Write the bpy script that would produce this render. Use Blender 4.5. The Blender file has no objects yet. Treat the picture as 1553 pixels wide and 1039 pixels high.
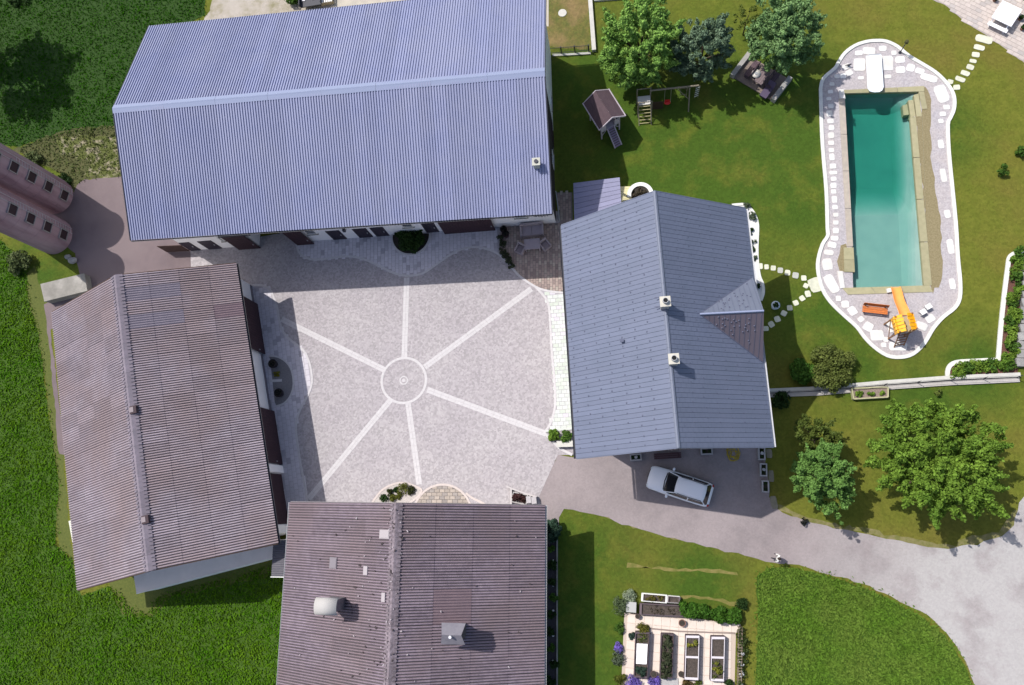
import bpy, bmesh, math, random
import numpy as np
from mathutils import Vector, Matrix
from mathutils.geometry import tessellate_polygon

S = bpy.context.scene
COL = S.collection
random.seed(7)
RNG = np.random.default_rng(11)
R = math.radians

# ------------------------------------------------------------------ camera (drone, 60 m up, tilted about 14 degrees)
PW, PH, FL, NX, NY, H = 1553.0, 1039.0, 1208.5, 941.4, 771.4, 60.0
_d = Vector((NX - PW / 2, NY - PH / 2, FL)).normalized()
_x = Vector((1, 0, 0)); _x = (_x - _d * _x.dot(_d)).normalized()
_y = _x.cross(_d)
if _y.y > 0: _y = -_y


def P(px, py, z=0.0):
    """where the sight line through a photograph pixel meets the level z"""
    r = Vector((px - PW / 2, py - PH / 2, FL))
    t = (H - z) / r.dot(_d)
    return Vector((r.dot(_x) * t, r.dot(_y) * t, z))


cam = bpy.data.cameras.new('camera')
co = bpy.data.objects.new('camera', cam); COL.objects.link(co)
right = Vector((_x[0], _y[0], -_d[0])); down = Vector((_x[1], _y[1], -_d[1])); fwd = Vector((_x[2], _y[2], -_d[2]))
m = Matrix((right, -down, -fwd)).transposed().to_4x4(); m.translation = (0, 0, H)
co.matrix_world = m
cam.sensor_width = 36; cam.lens = FL / PW * 36; cam.clip_end = 2000
S.camera = co

# ------------------------------------------------------------------ light
SUN = Vector((0.531, -0.343, -1.0)).normalized()
w = bpy.data.worlds.new('World'); S.world = w; w.use_nodes = True
nt = w.node_tree; bg = nt.nodes['Background']
sky = nt.nodes.new('ShaderNodeTexSky'); sky.sky_type = 'NISHITA'; sky.sun_disc = False
sky.sun_elevation = R(57.7); sky.sun_rotation = R(-57.0)
sky.air_density = 1.0; sky.dust_density = 2.5; sky.ozone_density = 1.0
nt.links.new(sky.outputs[0], bg.inputs[0]); bg.inputs[1].default_value = 0.125
sl = bpy.data.lights.new('sun', 'SUN'); sl.energy = 3.7; sl.angle = R(0.5); sl.color = (1.0, 0.96, 0.90)
so = bpy.data.objects.new('sun', sl); COL.objects.link(so); so.location = (-40, 30, 80)
so.rotation_euler = SUN.to_track_quat('-Z', 'Y').to_euler()
S.view_settings.view_transform = 'Standard'; S.view_settings.look = 'None'
S.view_settings.exposure = 0.33; S.view_settings.gamma = 1.0
S.render.engine = 'CYCLES'
S.cycles.max_bounces = 6; S.cycles.transparent_max_bounces = 96

# ------------------------------------------------------------------ materials
_mats = {}


def M(name, c1, c2=None, scale=3.0, rough=0.85, bump=0.0, bscale=30.0, rand=0.0, metal=0.0, spec=0.3, c3=None, s3=0.15, lo=0.35, hi=0.65, lo3=0.4, hi3=0.65, detail=5, isl=0.0, trans=0.0, cells=None, spots=None, zs=1.0):
    if name in _mats: return _mats[name]
    mt = bpy.data.materials.new(name); mt.use_nodes = True; _mats[name] = mt
    t = mt.node_tree; N = t.nodes; L = t.links; b = N['Principled BSDF']
    b.inputs['Roughness'].default_value = rough; b.inputs['Metallic'].default_value = metal
    b.inputs['Specular IOR Level'].default_value = spec
    geo = N.new('ShaderNodeNewGeometry')

    def noise(sc, det=5, rg=0.6):
        n = N.new('ShaderNodeTexNoise'); n.inputs['Scale'].default_value = sc; n.inputs['Detail'].default_value = det
        n.inputs['Roughness'].default_value = rg
        if zs != 1.0:
            v_ = N.new('ShaderNodeVectorMath'); v_.operation = 'MULTIPLY'; v_.inputs[1].default_value = (1, 1, zs); L.new(geo.outputs['Position'], v_.inputs[0]); L.new(v_.outputs[0], n.inputs['Vector'])
        else: L.new(geo.outputs['Position'], n.inputs['Vector'])
        return n

    def mix(fac, a, bb):
        x = N.new('ShaderNodeMix'); x.data_type = 'RGBA'
        if hasattr(fac, 'links'): L.new(fac, x.inputs[0])
        else: x.inputs[0].default_value = fac
        for i, v in ((6, a), (7, bb)):
            if hasattr(v, 'links'): L.new(v, x.inputs[i])
            else: x.inputs[i].default_value = (*v, 1)
        return x.outputs[2]

    def ramp(src, a, bb):
        q = N.new('ShaderNodeMapRange'); q.inputs[1].default_value = a; q.inputs[2].default_value = bb
        L.new(src, q.inputs[0]); return q.outputs[0]
    col = c1
    if c2: col = mix(ramp(noise(scale, detail).outputs[0], lo, hi), c1, c2)
    if c3: col = mix(ramp(noise(s3, 4).outputs[0], lo3, hi3), col, c3)
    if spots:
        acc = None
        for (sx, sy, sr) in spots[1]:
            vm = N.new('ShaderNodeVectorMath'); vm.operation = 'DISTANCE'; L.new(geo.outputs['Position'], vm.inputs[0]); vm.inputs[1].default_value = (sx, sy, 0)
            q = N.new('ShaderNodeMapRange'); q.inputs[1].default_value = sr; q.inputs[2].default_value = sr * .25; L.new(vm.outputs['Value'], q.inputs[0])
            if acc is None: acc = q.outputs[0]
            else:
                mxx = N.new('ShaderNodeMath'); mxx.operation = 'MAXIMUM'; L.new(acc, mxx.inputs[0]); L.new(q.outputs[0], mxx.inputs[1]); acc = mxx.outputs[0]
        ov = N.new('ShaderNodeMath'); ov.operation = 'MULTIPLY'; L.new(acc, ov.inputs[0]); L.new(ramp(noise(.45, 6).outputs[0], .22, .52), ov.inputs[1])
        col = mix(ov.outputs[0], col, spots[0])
    if cells:
        vo = N.new('ShaderNodeTexVoronoi'); vo.inputs['Scale'].default_value = cells[0]; L.new(geo.outputs['Position'], vo.inputs['Vector'])
        sp = N.new('ShaderNodeSeparateColor'); L.new(vo.outputs['Color'], sp.inputs[0])
        q = N.new('ShaderNodeMapRange'); q.inputs[3].default_value = 1 - cells[1]; q.inputs[4].default_value = 1 + cells[1]; L.new(sp.outputs[0], q.inputs[0])
        h2 = N.new('ShaderNodeHueSaturation'); L.new(q.outputs[0], h2.inputs['Value'])
        if hasattr(col, 'links'): L.new(col, h2.inputs['Color'])
        else: h2.inputs['Color'].default_value = (*col, 1)
        col = h2.outputs[0]
    src = None
    if rand:
        src = N.new('ShaderNodeObjectInfo').outputs['Random']; amt = rand
    if isl:
        src = geo.outputs['Random Per Island']; amt = isl
    if src is not None:
        hs = N.new('ShaderNodeHueSaturation')
        q = N.new('ShaderNodeMapRange'); q.inputs[3].default_value = 1 - amt; q.inputs[4].default_value = 1 + amt
        L.new(src, q.inputs[0]); L.new(q.outputs[0], hs.inputs['Value'])
        if hasattr(col, 'links'): L.new(col, hs.inputs['Color'])
        else: hs.inputs['Color'].default_value = (*col, 1)
        col = hs.outputs[0]
    if hasattr(col, 'links'): L.new(col, b.inputs['Base Color'])
    else: b.inputs['Base Color'].default_value = (*col, 1)
    if bump:
        bp = N.new('ShaderNodeBump'); bp.inputs['Strength'].default_value = bump; bp.inputs['Distance'].default_value = 0.05
        L.new(noise(bscale, 3).outputs[0], bp.inputs['Height']); L.new(bp.outputs[0], b.inputs['Normal'])
    if trans:
        tr = N.new('ShaderNodeBsdfTranslucent'); mx = N.new('ShaderNodeMixShader'); mx.inputs[0].default_value = trans
        if hasattr(col, 'links'): L.new(col, tr.inputs[0])
        else: tr.inputs[0].default_value = (*col, 1)
        L.new(b.outputs[0], mx.inputs[1]); L.new(tr.outputs[0], mx.inputs[2])
        L.new(mx.outputs[0], N['Material Output'].inputs[0])
    return mt


def leafmat(name, c1, c2, isl=0.3, sc=1.2):
    return M(name, c1, c2, scale=sc, rough=0.55, isl=isl, trans=0.25, spec=0.06)


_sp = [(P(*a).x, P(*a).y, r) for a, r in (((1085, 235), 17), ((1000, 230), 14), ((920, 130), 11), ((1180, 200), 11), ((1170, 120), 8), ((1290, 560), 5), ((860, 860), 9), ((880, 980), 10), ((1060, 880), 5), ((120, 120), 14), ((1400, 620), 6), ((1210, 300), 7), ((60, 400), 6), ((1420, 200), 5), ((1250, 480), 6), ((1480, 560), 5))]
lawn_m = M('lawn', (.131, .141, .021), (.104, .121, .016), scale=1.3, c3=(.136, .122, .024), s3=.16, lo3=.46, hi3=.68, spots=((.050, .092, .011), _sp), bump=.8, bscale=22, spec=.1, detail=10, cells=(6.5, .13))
# ------------------------------------------------------------------ building kit
_thing = {}


def tag(o, label=None, cat=None, group=None, kind=None):
    if label: o['label'] = label
    if cat: o['category'] = cat
    if group: o['group'] = group
    if kind: o['kind'] = kind
    return o


def thing(name, label=None, cat=None, loc=(0, 0, 0), rz=0.0, group=None, kind=None):
    o = bpy.data.objects.new(name, None); COL.objects.link(o)
    o.empty_display_size = .3
    o.location = loc; o.rotation_euler = (0, 0, rz)
    _thing[o.name] = Matrix.Translation(Vector(loc)) @ Matrix.Rotation(rz, 4, 'Z')
    return tag(o, label, cat, group, kind)


def copy_thing(o, loc, rz, label=None):
    def rec(s, par):
        c = s.copy(); COL.objects.link(c); c.parent = par
        for ch in s.children: rec(ch, c)
        return c
    c = rec(o, None); c.location = loc; c.rotation_euler = (0, 0, rz)
    if label: c['label'] = label
    return c


ORD = ['first', 'second', 'third', 'fourth', 'fifth', 'sixth', 'seventh', 'eighth', 'ninth', 'tenth', 'eleventh', 'twelfth', 'thirteenth', 'fourteenth', 'fifteenth', 'sixteenth', 'seventeenth']


def root_matrix(o):
    while o is not None:
        if o.name in _thing: return _thing[o.name]
        o = o.parent
    return None


class MB:
    def __init__(s): s.v = []; s.f = []; s.m = []; s.mi = 0

    def add(s, vs, fs):
        o = len(s.v); s.v += [tuple(v) for v in vs]; s.f += [tuple(i + o for i in f) for f in fs]; s.m += [s.mi] * len(fs)

    def box(s, c, d, rz=0.0, tilt=None):
        x, y, z = [k / 2 for k in d]; vs = []
        rm = Matrix.Rotation(rz, 3, 'Z')
        if tilt: rm = rm @ Matrix.Rotation(tilt[1], 3, tilt[0])
        for k in (-1, 1):
            for a, b in ((-1, -1), (1, -1), (1, 1), (-1, 1)): vs.append(Vector(c) + rm @ Vector((a * x, b * y, k * z)))
        s.add(vs, [(3, 2, 1, 0), (4, 5, 6, 7), (0, 1, 5, 4), (1, 2, 6, 5), (2, 3, 7, 6), (3, 0, 4, 7)])

    def prism(s, poly, z0, z1, cap0=True):
        n = len(poly)
        a = sum(poly[i][0] * poly[(i + 1) % n][1] - poly[(i + 1) % n][0] * poly[i][1] for i in range(n))
        if a < 0: poly = list(poly)[::-1]
        vs = [(p[0], p[1], z0) for p in poly] + [(p[0], p[1], z1) for p in poly]
        fs = [tuple(range(n, 2 * n))] + [(i, (i + 1) % n, n + (i + 1) % n, n + i) for i in range(n)]
        if cap0: fs.append(tuple(range(n - 1, -1, -1)))
        s.add(vs, fs)

    def hexa(s, b, t):
        s.add(list(b) + list(t), [(3, 2, 1, 0), (4, 5, 6, 7), (0, 1, 5, 4), (1, 2, 6, 5), (2, 3, 7, 6), (3, 0, 4, 7)])

    def tube(s, pts, r, n=8, closed=False):
        pts = [Vector(p) for p in pts]; k = len(pts); rs = r if isinstance(r, (list, tuple)) else [r] * k
        base = len(s.v); up0 = Vector((0, 0, 1))
        for i, p in enumerate(pts):
            if closed: t = pts[(i + 1) % k] - pts[i - 1]
            else: t = pts[min(i + 1, k - 1)] - pts[max(i - 1, 0)]
            t.normalize(); u = up0 if abs(t.z) < .9 else Vector((1, 0, 0))
            a = t.cross(u).normalized(); b = t.cross(a)
            for j in range(n):
                q = 2 * math.pi * j / n; s.v.append(tuple(p + (a * math.cos(q) + b * math.sin(q)) * rs[i]))
        for i in range(k if closed else k - 1):
            for j in range(n):
                i2 = (i + 1) % k
                s.f.append((base + i * n + j, base + i * n + (j + 1) % n, base + i2 * n + (j + 1) % n, base + i2 * n + j)); s.m.append(s.mi)
        if not closed:
            s.f.append(tuple(base + j for j in range(n))[::-1]); s.m.append(s.mi)
            s.f.append(tuple(base + (k - 1) * n + j for j in range(n))); s.m.append(s.mi)

    def cyl(s, c, r0, r1, z0, z1, n=16, hole=None):
        vs = []
        for z, r in ((z0, r0), (z1, r1)):
            for j in range(n):
                q = 2 * math.pi * j / n; vs.append((c[0] + r * math.cos(q), c[1] + r * math.sin(q), z))
        fs = [(j, (j + 1) % n, n + (j + 1) % n, n + j) for j in range(n)]
        fs += [tuple(range(n, 2 * n)), tuple(range(n - 1, -1, -1))]
        s.add(vs, fs)

    def ball(s, c, r, nu=12, nv=7, half=False, jit=0.0):
        c = Vector(c); r = Vector(r if hasattr(r, '__len__') else (r, r, r)); o = len(s.v)
        for i in range(nv + 1):
            th = math.pi * (i / nv) * (.5 if half else 1)
            for j in range(nu):
                ph = 2 * math.pi * j / nu; k = 1 + random.uniform(-jit, jit)
                s.v.append((c.x + r.x * k * math.sin(th) * math.cos(ph), c.y + r.y * k * math.sin(th) * math.sin(ph), c.z + r.z * k * math.cos(th)))
        for i in range(nv):
            for j in range(nu):
                s.f.append((o + i * nu + j, o + (i + 1) * nu + j, o + (i + 1) * nu + (j + 1) % nu, o + i * nu + (j + 1) % nu)); s.m.append(s.mi)

    def mesh(s, name, mats, smooth=False, fix=False):
        me = bpy.data.meshes.new(name); me.from_pydata(s.v, [], s.f)
        for mt in (mats if isinstance(mats, (list, tuple)) else [mats]): me.materials.append(mt)
        if any(s.m): me.polygons.foreach_set('material_index', s.m)
        if smooth: me.polygons.foreach_set('use_smooth', [True] * len(me.polygons))
        if fix:
            b = bmesh.new(); b.from_mesh(me); bmesh.ops.recalc_face_normals(b, faces=b.faces); b.to_mesh(me); b.free()
        me.update(); return me

    def build(s, name, mats, parent=None, world=False, smooth=False, fix=False):
        if world and parent is not None:
            rm = root_matrix(parent)
            if rm is not None:
                inv = rm.inverted(); s.v = [tuple(inv @ Vector(v)) for v in s.v]
        o = bpy.data.objects.new(name, s.mesh(name, mats, smooth, fix)); COL.objects.link(o)
        if parent is not None: o.parent = parent
        return o


def put(name, me, parent, mtx=None):
    o = bpy.data.objects.new(name, me); COL.objects.link(o); o.parent = parent
    if mtx is not None: o.matrix_basis = mtx
    return o


def px(pts, z=0.0): return [P(a, b, z) for a, b in pts]


def smooth_path(pts, n=5, closed=False):
    pts = [Vector(p) for p in pts]; k = len(pts); out = []
    for i in range(k if closed else k - 1):
        if closed: a, b, c, d = pts[i - 1], pts[i], pts[(i + 1) % k], pts[(i + 2) % k]
        else: a, b, c, d = pts[max(i - 1, 0)], pts[i], pts[i + 1], pts[min(i + 2, k - 1)]
        for j in range(n):
            t = j / n
            out.append(.5 * ((2 * b) + (c - a) * t + (2 * a - 5 * b + 4 * c - d) * t * t + (3 * b - a - 3 * c + d) * t ** 3))
    if not closed: out.append(pts[-1])
    return out


def sheet(name, poly, z, mt, label=None, kind='structure', parent=None, hole=None, ragged=0.0):
    """a level ground sheet, if asked with ragged edges and with a hole"""
    poly = [Vector((p[0], p[1], 0)) for p in poly]
    if ragged:
        q = []
        for i, p in enumerate(poly):
            n_ = poly[(i + 1) % len(poly)]; k = max(1, int((n_ - p).length / .45))
            for j in range(k):
                a = p.lerp(n_, j / k); q.append(a + Vector((random.gauss(0, ragged), random.gauss(0, ragged), 0)))
        poly = q
    loops = [poly] + ([[Vector((p[0], p[1], 0)) for p in hole]] if hole else [])
    tri = tessellate_polygon(loops); vs = [v for l in loops for v in l]
    b = MB(); fs = []
    for t in tri:
        a = (vs[t[1]] - vs[t[0]]).cross(vs[t[2]] - vs[t[0]]).z
        fs.append(t if a > 0 else t[::-1])
    b.add([(v.x, v.y, z) for v in vs], fs)
    o = b.build(name, mt, parent, world=parent is not None)
    return tag(o, label, None, None, kind)


def strip(b, path, wid, z0, z1, closed=False, side=0.0):
    """a raised band (kerb) along a path"""
    path = [Vector((p[0], p[1], 0)) for p in path]; k = len(path); l = []; r = []
    for i, p in enumerate(path):
        if closed: t = path[(i + 1) % k] - path[i - 1]
        else: t = path[min(i + 1, k - 1)] - path[max(i - 1, 0)]
        t.normalize(); n = Vector((-t.y, t.x, 0))
        l.append(p + n * (wid / 2 + side)); r.append(p - n * (wid / 2 - side))
    o = len(b.v)
    for i in range(k):
        for q, z in ((l[i], z0), (l[i], z1), (r[i], z1), (r[i], z0)): b.v.append((q.x, q.y, z))
    for i in range(k if closed else k - 1):
        a = o + 4 * i; c = o + 4 * ((i + 1) % k)
        for j in range(3): b.f.append((a + j, a + j + 1, c + j + 1, c + j)[::-1]); b.m.append(b.mi)
    if not closed:
        for a in (o, o + 4 * (k - 1)): b.f.append((a, a + 1, a + 2, a + 3)); b.m.append(b.mi)


def inside(p, poly):
    c = False; n = len(poly)
    for i in range(n):
        a, b = poly[i], poly[(i + 1) % n]
        if (a[1] > p[1]) != (b[1] > p[1]) and p[0] < (b[0] - a[0]) * (p[1] - a[1]) / (b[1] - a[1]) + a[0]: c = not c
    return c


def pave(parent, name, poly, lx, ly, ang, z, h, mats, weights, gap=.012, bond=.5, limit=300):
    """pavers laid in a bond over an area, each an object; past the limit the rest is one part"""
    poly = [(p[0], p[1]) for p in poly]
    c = Vector((sum(p[0] for p in poly) / len(poly), sum(p[1] for p in poly) / len(poly), 0)); rot = Matrix.Rotation(ang, 3, 'Z'); inv = rot.inverted()
    q = [inv @ (Vector((p[0], p[1], 0)) - c) for p in poly]
    x0, x1 = min(v.x for v in q), max(v.x for v in q); y0, y1 = min(v.y for v in q), max(v.y for v in q)
    mes = []
    for i, mt in enumerate(mats):
        b = MB(); e = .012; X, Y = lx / 2 - gap / 2, ly / 2 - gap / 2
        b.add([(-X, -Y, 0), (X, -Y, 0), (X, Y, 0), (-X, Y, 0), (-X + e, -Y + e, h), (X - e, -Y + e, h), (X - e, Y - e, h), (-X + e, Y - e, h)],
              [(4, 5, 6, 7), (0, 1, 5, 4), (1, 2, 6, 5), (2, 3, 7, 6), (3, 0, 4, 7)])
        mes.append(b.mesh(name, mt))
    pi = root_matrix(parent); pi = pi.inverted() if pi is not None else Matrix()
    cells = []; r = 0; y = y0
    while y < y1 + ly:
        x = x0 - lx + (bond * lx if r % 2 else 0)
        while x < x1 + lx:
            wp = c + rot @ Vector((x, y, 0))
            if inside((wp.x, wp.y), poly): cells.append(wp)
            x += lx
        y += ly; r += 1
    extra = MB()
    step = max(1.0, len(cells) / limit); taken = set(int(i * step) for i in range(min(limit, len(cells)))) if step > 1 else None
    for i, wp in enumerate(cells):
        k = random.choices(range(len(mats)), weights)[0]
        t = Matrix.Translation((wp.x, wp.y, z + random.uniform(-.003, .003))) @ Matrix.Rotation(ang + random.uniform(-.012, .012), 4, 'Z') @ Matrix.Rotation(random.uniform(-.012, .012), 4, 'X')
        if i < limit: put(name, mes[k], parent, pi @ t)
        else:
            extra.mi = k; me = mes[k]
            extra.add([(pi @ t) @ v.co for v in me.vertices], [tuple(p.vertices) for p in me.polygons])
    if extra.v: extra.build('paving', mats, parent)['kind'] = 'stuff'


def leaves(centres, radii, n, size, flat=0.25, shell=0.55, up=0.25, asp=0.6, hole=0.0):
    """leaf-sized faces spread through lobes; returns vertices and quads as arrays"""
    centres = np.array(centres, float); radii = np.array(radii, float)
    if radii.ndim == 1: radii = np.stack([radii] * 3, 1)
    wts = radii[:, 0] ** 2; idx = RNG.choice(len(centres), n, p=wts / wts.sum())
    d = RNG.normal(size=(n, 3)); d /= np.linalg.norm(d, axis=1)[:, None]
    r = shell + (1 - shell) * RNG.random(n) ** .7
    c = centres[idx] + d * r[:, None] * radii[idx]
    nn = d * .6 + RNG.normal(size=(n, 3)) * .55; nn[:, 2] += up; nn /= np.linalg.norm(nn, axis=1)[:, None]
    a = np.cross(nn, RNG.normal(size=(n, 3))); a /= np.linalg.norm(a, axis=1)[:, None]; b = np.cross(nn, a)
    s = size * RNG.uniform(.6, 1.3, n)[:, None]
    bend = nn * s * flat
    v = np.stack([c - a * s, c - b * s * asp + bend, c + a * s, c + b * s * asp + bend], 1).reshape(-1, 3)
    f = np.arange(4 * n).reshape(-1, 4)
    return v, f


def arr_mesh(name, v, f, mats, mi=None):
    me = bpy.data.meshes.new(name); me.vertices.add(len(v)); me.vertices.foreach_set('co', np.asarray(v, np.float32).ravel())
    k = f.shape[1]; me.loops.add(f.size); me.loops.foreach_set('vertex_index', f.astype(np.int32).ravel())
    me.polygons.add(len(f)); me.polygons.foreach_set('loop_start', np.arange(0, f.size, k, dtype=np.int32))
    for mt in (mats if isinstance(mats, (list, tuple)) else [mats]): me.materials.append(mt)
    if mi is not None: me.polygons.foreach_set('material_index', mi.astype(np.int32))
    me.update(calc_edges=True); me.validate(); return me


bark = M('bark', (.09, .065, .045), (.05, .035, .025), scale=8, bump=.6)


def tree(name, label, cat, base, top, cr, nl, lobes, lobe_r, size, mt, trunk_r=.16, squash=1.0, group=None, cz=None, limbs=7, elong=(1, 1), rot=0.0, hollow=.45, low=-.5, edge=1.0):
    """trunk with limbs and a crown of many uneven leaf lobes"""
    base = Vector((base[0], base[1], 0)); t = thing(name, label, cat, base, 0, group)
    cz = cz if cz is not None else top - cr * squash
    C = np.array((0, 0, cz)); cen = []; rad = []
    cr_, sr_ = math.cos(rot), math.sin(rot)
    for i in range(lobes):
        d = RNG.normal(size=3); d /= np.linalg.norm(d)
        if d[2] < low: d[2] *= -.6
        r = cr * (hollow + (1 - hollow) * RNG.random() ** .6) * RNG.uniform(.78, 1.08)
        x, y = d[0] * r * elong[0], d[1] * r * elong[1]
        cen.append(C + np.array((x * cr_ - y * sr_, x * sr_ + y * cr_, d[2] * r * squash)))
        k = lobe_r * RNG.uniform(.6, 1.25); rad.append((k, k, k * .8))
        o_ = cen[-1] - C * np.array((1, 1, .75)); o_ = o_ / (np.linalg.norm(o_) + 1e-6) + RNG.normal(size=3) * .35
        if cen[-1][2] < .75: cen[-1][2] = .75 + RNG.random() * .6
        for st_, sc_ in ((.75, .62), (1.35, .36)):
            cen.append(cen[-1 if st_ < 1 else -2] + o_ * k * st_); rad.append((k * sc_, k * sc_, k * sc_))
    v, f = leaves(cen, rad, nl, size, shell=.30)
    put('crown', arr_mesh('crown', v, f, mt), t)
    b = MB(); b.tube([(0, 0, -.1), (.02, .03, cz * .35), (0, .05, cz * .8), (.05, 0, cz + cr * .3)], [trunk_r * 1.2, trunk_r, trunk_r * .75, trunk_r * .3], 8)
    for i in range(limbs):
        c = Vector(cen[(i * len(cen) // limbs) // 3 * 3]); z0 = max(.3, min(cz * .55, c.z - .3))
        b.tube([(0, .03, z0), Vector((c.x * .45, c.y * .45, z0 + (c.z - z0) * .6)), c], [trunk_r * .5, trunk_r * .32, trunk_r * .12], 6)
    b.build('trunk', bark, t, smooth=True)
    return t


def shrub(name, label, cat, base, r, h, n, size, mt, lobes=10, group=None, lobe=.4, z0=0.0):
    base = Vector((base[0], base[1], z0)); t = thing(name, label, cat, base, 0, group)
    cen = []; rad = []
    for i in range(lobes):
        a = RNG.uniform(0, 6.283); q = math.sqrt(RNG.random()) * .75
        z = h * (.25 + .55 * RNG.random() * (1 - q * .6)); cen.append((math.cos(a) * q * r, math.sin(a) * q * r, z))
        k = RNG.uniform(.75, 1.2); rad.append((lobe * r * k, lobe * r * k, min(lobe * r, h * .35) * k))
    v, f = leaves(cen, rad, n, size)
    put('foliage', arr_mesh('foliage', v, f, mt), t)
    b = MB()
    for i in range(4):
        c = cen[i % len(cen)]; b.tube([(0, 0, -.05), (c[0] * .5, c[1] * .5, c[2] * .55), c], [.03, .022, .01], 5)
    b.build('stem', bark, t)
    return t


# ------------------------------------------------------------------ ground
pool_out = smooth_path(px([(1244.6, 148.5), (1244.6, 133), (1249, 119), (1266, 104), (1271.6, 94.6), (1281, 81), (1296, 70), (1313, 64), (1328.5, 62.3), (1344, 63.5), (1361, 71.5), (1378, 85.4), (1399, 98), (1418, 110), (1433, 124), (1443, 138), (1447, 151.6), (1446, 167), (1441, 179), (1437, 190), (1438.6, 231), (1443, 277), (1449, 338.5), (1452, 388.5), (1455.6, 427), (1455, 452), (1447.5, 467), (1430, 481), (1415, 498), (1401, 521), (1384, 537), (1365, 542), (1345.5, 539.6), (1326, 527), (1311, 512), (1299, 496), (1278, 477), (1259, 458), (1247, 438.5), (1240.6, 413.5), (1240.6, 394), (1247, 371), (1255, 358), (1254.6, 345), (1253, 292), (1248.5, 238.5), (1246, 200)]), 3, True)
basin = px([(1280, 140), (1394, 138), (1397, 175), (1386, 177), (1407, 434), (1294, 438.5), (1292, 375), (1280, 150)])
big = [(-260, -260), (260, -260), (260, 260), (-260, 260)]
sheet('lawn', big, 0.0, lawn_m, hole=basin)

meadow_m = M('meadow_soil', (0.032, 0.076, 0.004), (0.050, 0.100, 0.006), scale=4, bump=.6, bscale=14)
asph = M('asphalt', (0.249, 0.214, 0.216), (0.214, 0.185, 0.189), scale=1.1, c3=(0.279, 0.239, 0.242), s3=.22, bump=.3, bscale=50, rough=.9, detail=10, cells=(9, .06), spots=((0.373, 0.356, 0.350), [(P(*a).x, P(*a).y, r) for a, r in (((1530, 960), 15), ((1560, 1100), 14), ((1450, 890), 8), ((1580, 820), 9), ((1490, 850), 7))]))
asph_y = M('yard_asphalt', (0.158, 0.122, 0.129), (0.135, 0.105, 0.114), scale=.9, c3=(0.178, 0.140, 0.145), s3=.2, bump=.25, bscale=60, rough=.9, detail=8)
gravel_road = M('gravel_road', (0.365, 0.328, 0.320), (0.313, 0.278, 0.274), scale=1.6, c3=(0.409, 0.365, 0.353), s3=.12, bump=.5, bscale=40, detail=10, cells=(8, .07))
dry = M('dry_soil', (.085, .10, .022), (.27, .235, .165), scale=1.5, lo=.50, hi=.62, bump=.6, bscale=20, detail=9)
drysoil = M('bare_soil', (.36, .32, .27), (.22, .20, .12), scale=1.2, bump=.6, bscale=20, c3=(.40, .36, .32), s3=.5, detail=9, lo=.42, hi=.68)
drygrass = M('dry_grass', (.135, .115, .03), (.085, .098, .02), scale=2.2, bump=.6, bscale=22, c3=(.19, .135, .055), s3=.45, lo3=.45, detail=9, cells=(7, .15))
mown = M('mown_verge', (.098, .112, .022), (.070, .088, .016), scale=6, bump=.5, bscale=22)

road = px([(846, 690), (873, 694), (900, 640), (1100, 640), (1158, 672), (1163, 715), (1168, 755), (1178, 772), (1219, 790), (1265, 801), (1317, 810), (1355, 819), (1407, 830), (1436, 833), (1480, 824), (1520, 814), (1535, 797), (1544, 774), (1553, 750), (1600, 690), (1750, 600), (1800, 1250), (1500, 1250), (1484, 1070), (1477, 1039), (1465, 1006), (1445, 971), (1407, 933), (1364, 910), (1306, 884), (1254, 869), (1199, 855), (1171, 853), (1119, 839), (1032, 819), (962, 800), (922, 787), (868, 772), (855, 774), (848, 785), (846, 800), (826, 800), (815, 755)])
sheet('driveway', road, .012, asph, ragged=.05)
fr_ = M('grit_verge', (.21, .18, .085), (.125, .13, .03), scale=2.5, bump=.5, detail=9)
def fringe(pts, w0):
    q = px(pts); n2 = []
    for i, p in enumerate(q):
        t_ = (q[min(i + 1, len(q) - 1)] - q[max(i - 1, 0)]).normalized(); n2.append(p + Vector((-t_.y, t_.x, 0)) * w0)
    sheet('drive_verge', q + n2[::-1], .008, fr_, ragged=.10)
fringe([(1478, 1039), (1467, 1006), (1447, 971), (1409, 932), (1366, 909), (1308, 883), (1256, 868), (1201, 854), (1171, 852), (1119, 838), (1032, 818), (962, 799), (922, 786), (868, 771)], -.32)
fringe([(1176, 771), (1219, 791), (1265, 802), (1317, 811), (1355, 820), (1407, 831), (1436, 834), (1480, 825), (1520, 815), (1535, 798), (1544, 775)], .38)
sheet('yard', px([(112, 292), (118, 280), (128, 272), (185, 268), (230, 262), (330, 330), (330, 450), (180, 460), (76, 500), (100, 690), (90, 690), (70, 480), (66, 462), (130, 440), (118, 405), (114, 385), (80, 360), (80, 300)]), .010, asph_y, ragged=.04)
sheet('weedy_ground', px([(20, 228), (70, 206), (118, 194), (190, 190), (205, 200), (205, 275), (128, 273), (112, 292), (85, 260)]), .0045, M('weedy_ground', (.055, .066, .018), (.080, .078, .028), scale=2.0, bump=.7, bscale=16, detail=9), ragged=.1)
sheet('dry_patch', px([(85, 215), (120, 203), (150, 208), (178, 205), (200, 200), (200, 268), (130, 268), (140, 245), (95, 232)]), .006, dry, ragged=.14)
sheet('dry_yard', px([(312, 25), (325, 0), (345, -40), (900, -60), (900, 0), (828, 10), (640, 40), (300, 60)]), .006, drysoil, ragged=.12)
sheet('concrete_apron', px([(505, -60), (832, -60), (832, 40), (500, 60)]), .012, M('pale_concrete', (.46, .42, .35), (.38, .35, .30), scale=1.2, bump=.1))
sheet('dry_lawn', px([(826, 70), (824, -60), (893, -60), (894, 30), (897, 76)]), .010, drygrass, ragged=.1)
sheet('verge', px([(60, 430), (74, 455), (76, 520), (95, 690), (108, 830), (112, 850), (90, 835), (84, 790), (90, 737), (84, 690), (72, 607), (64, 549), (60, 510), (42, 453), (40, 415), (52, 400)]), .005, mown, ragged=.07)
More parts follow.
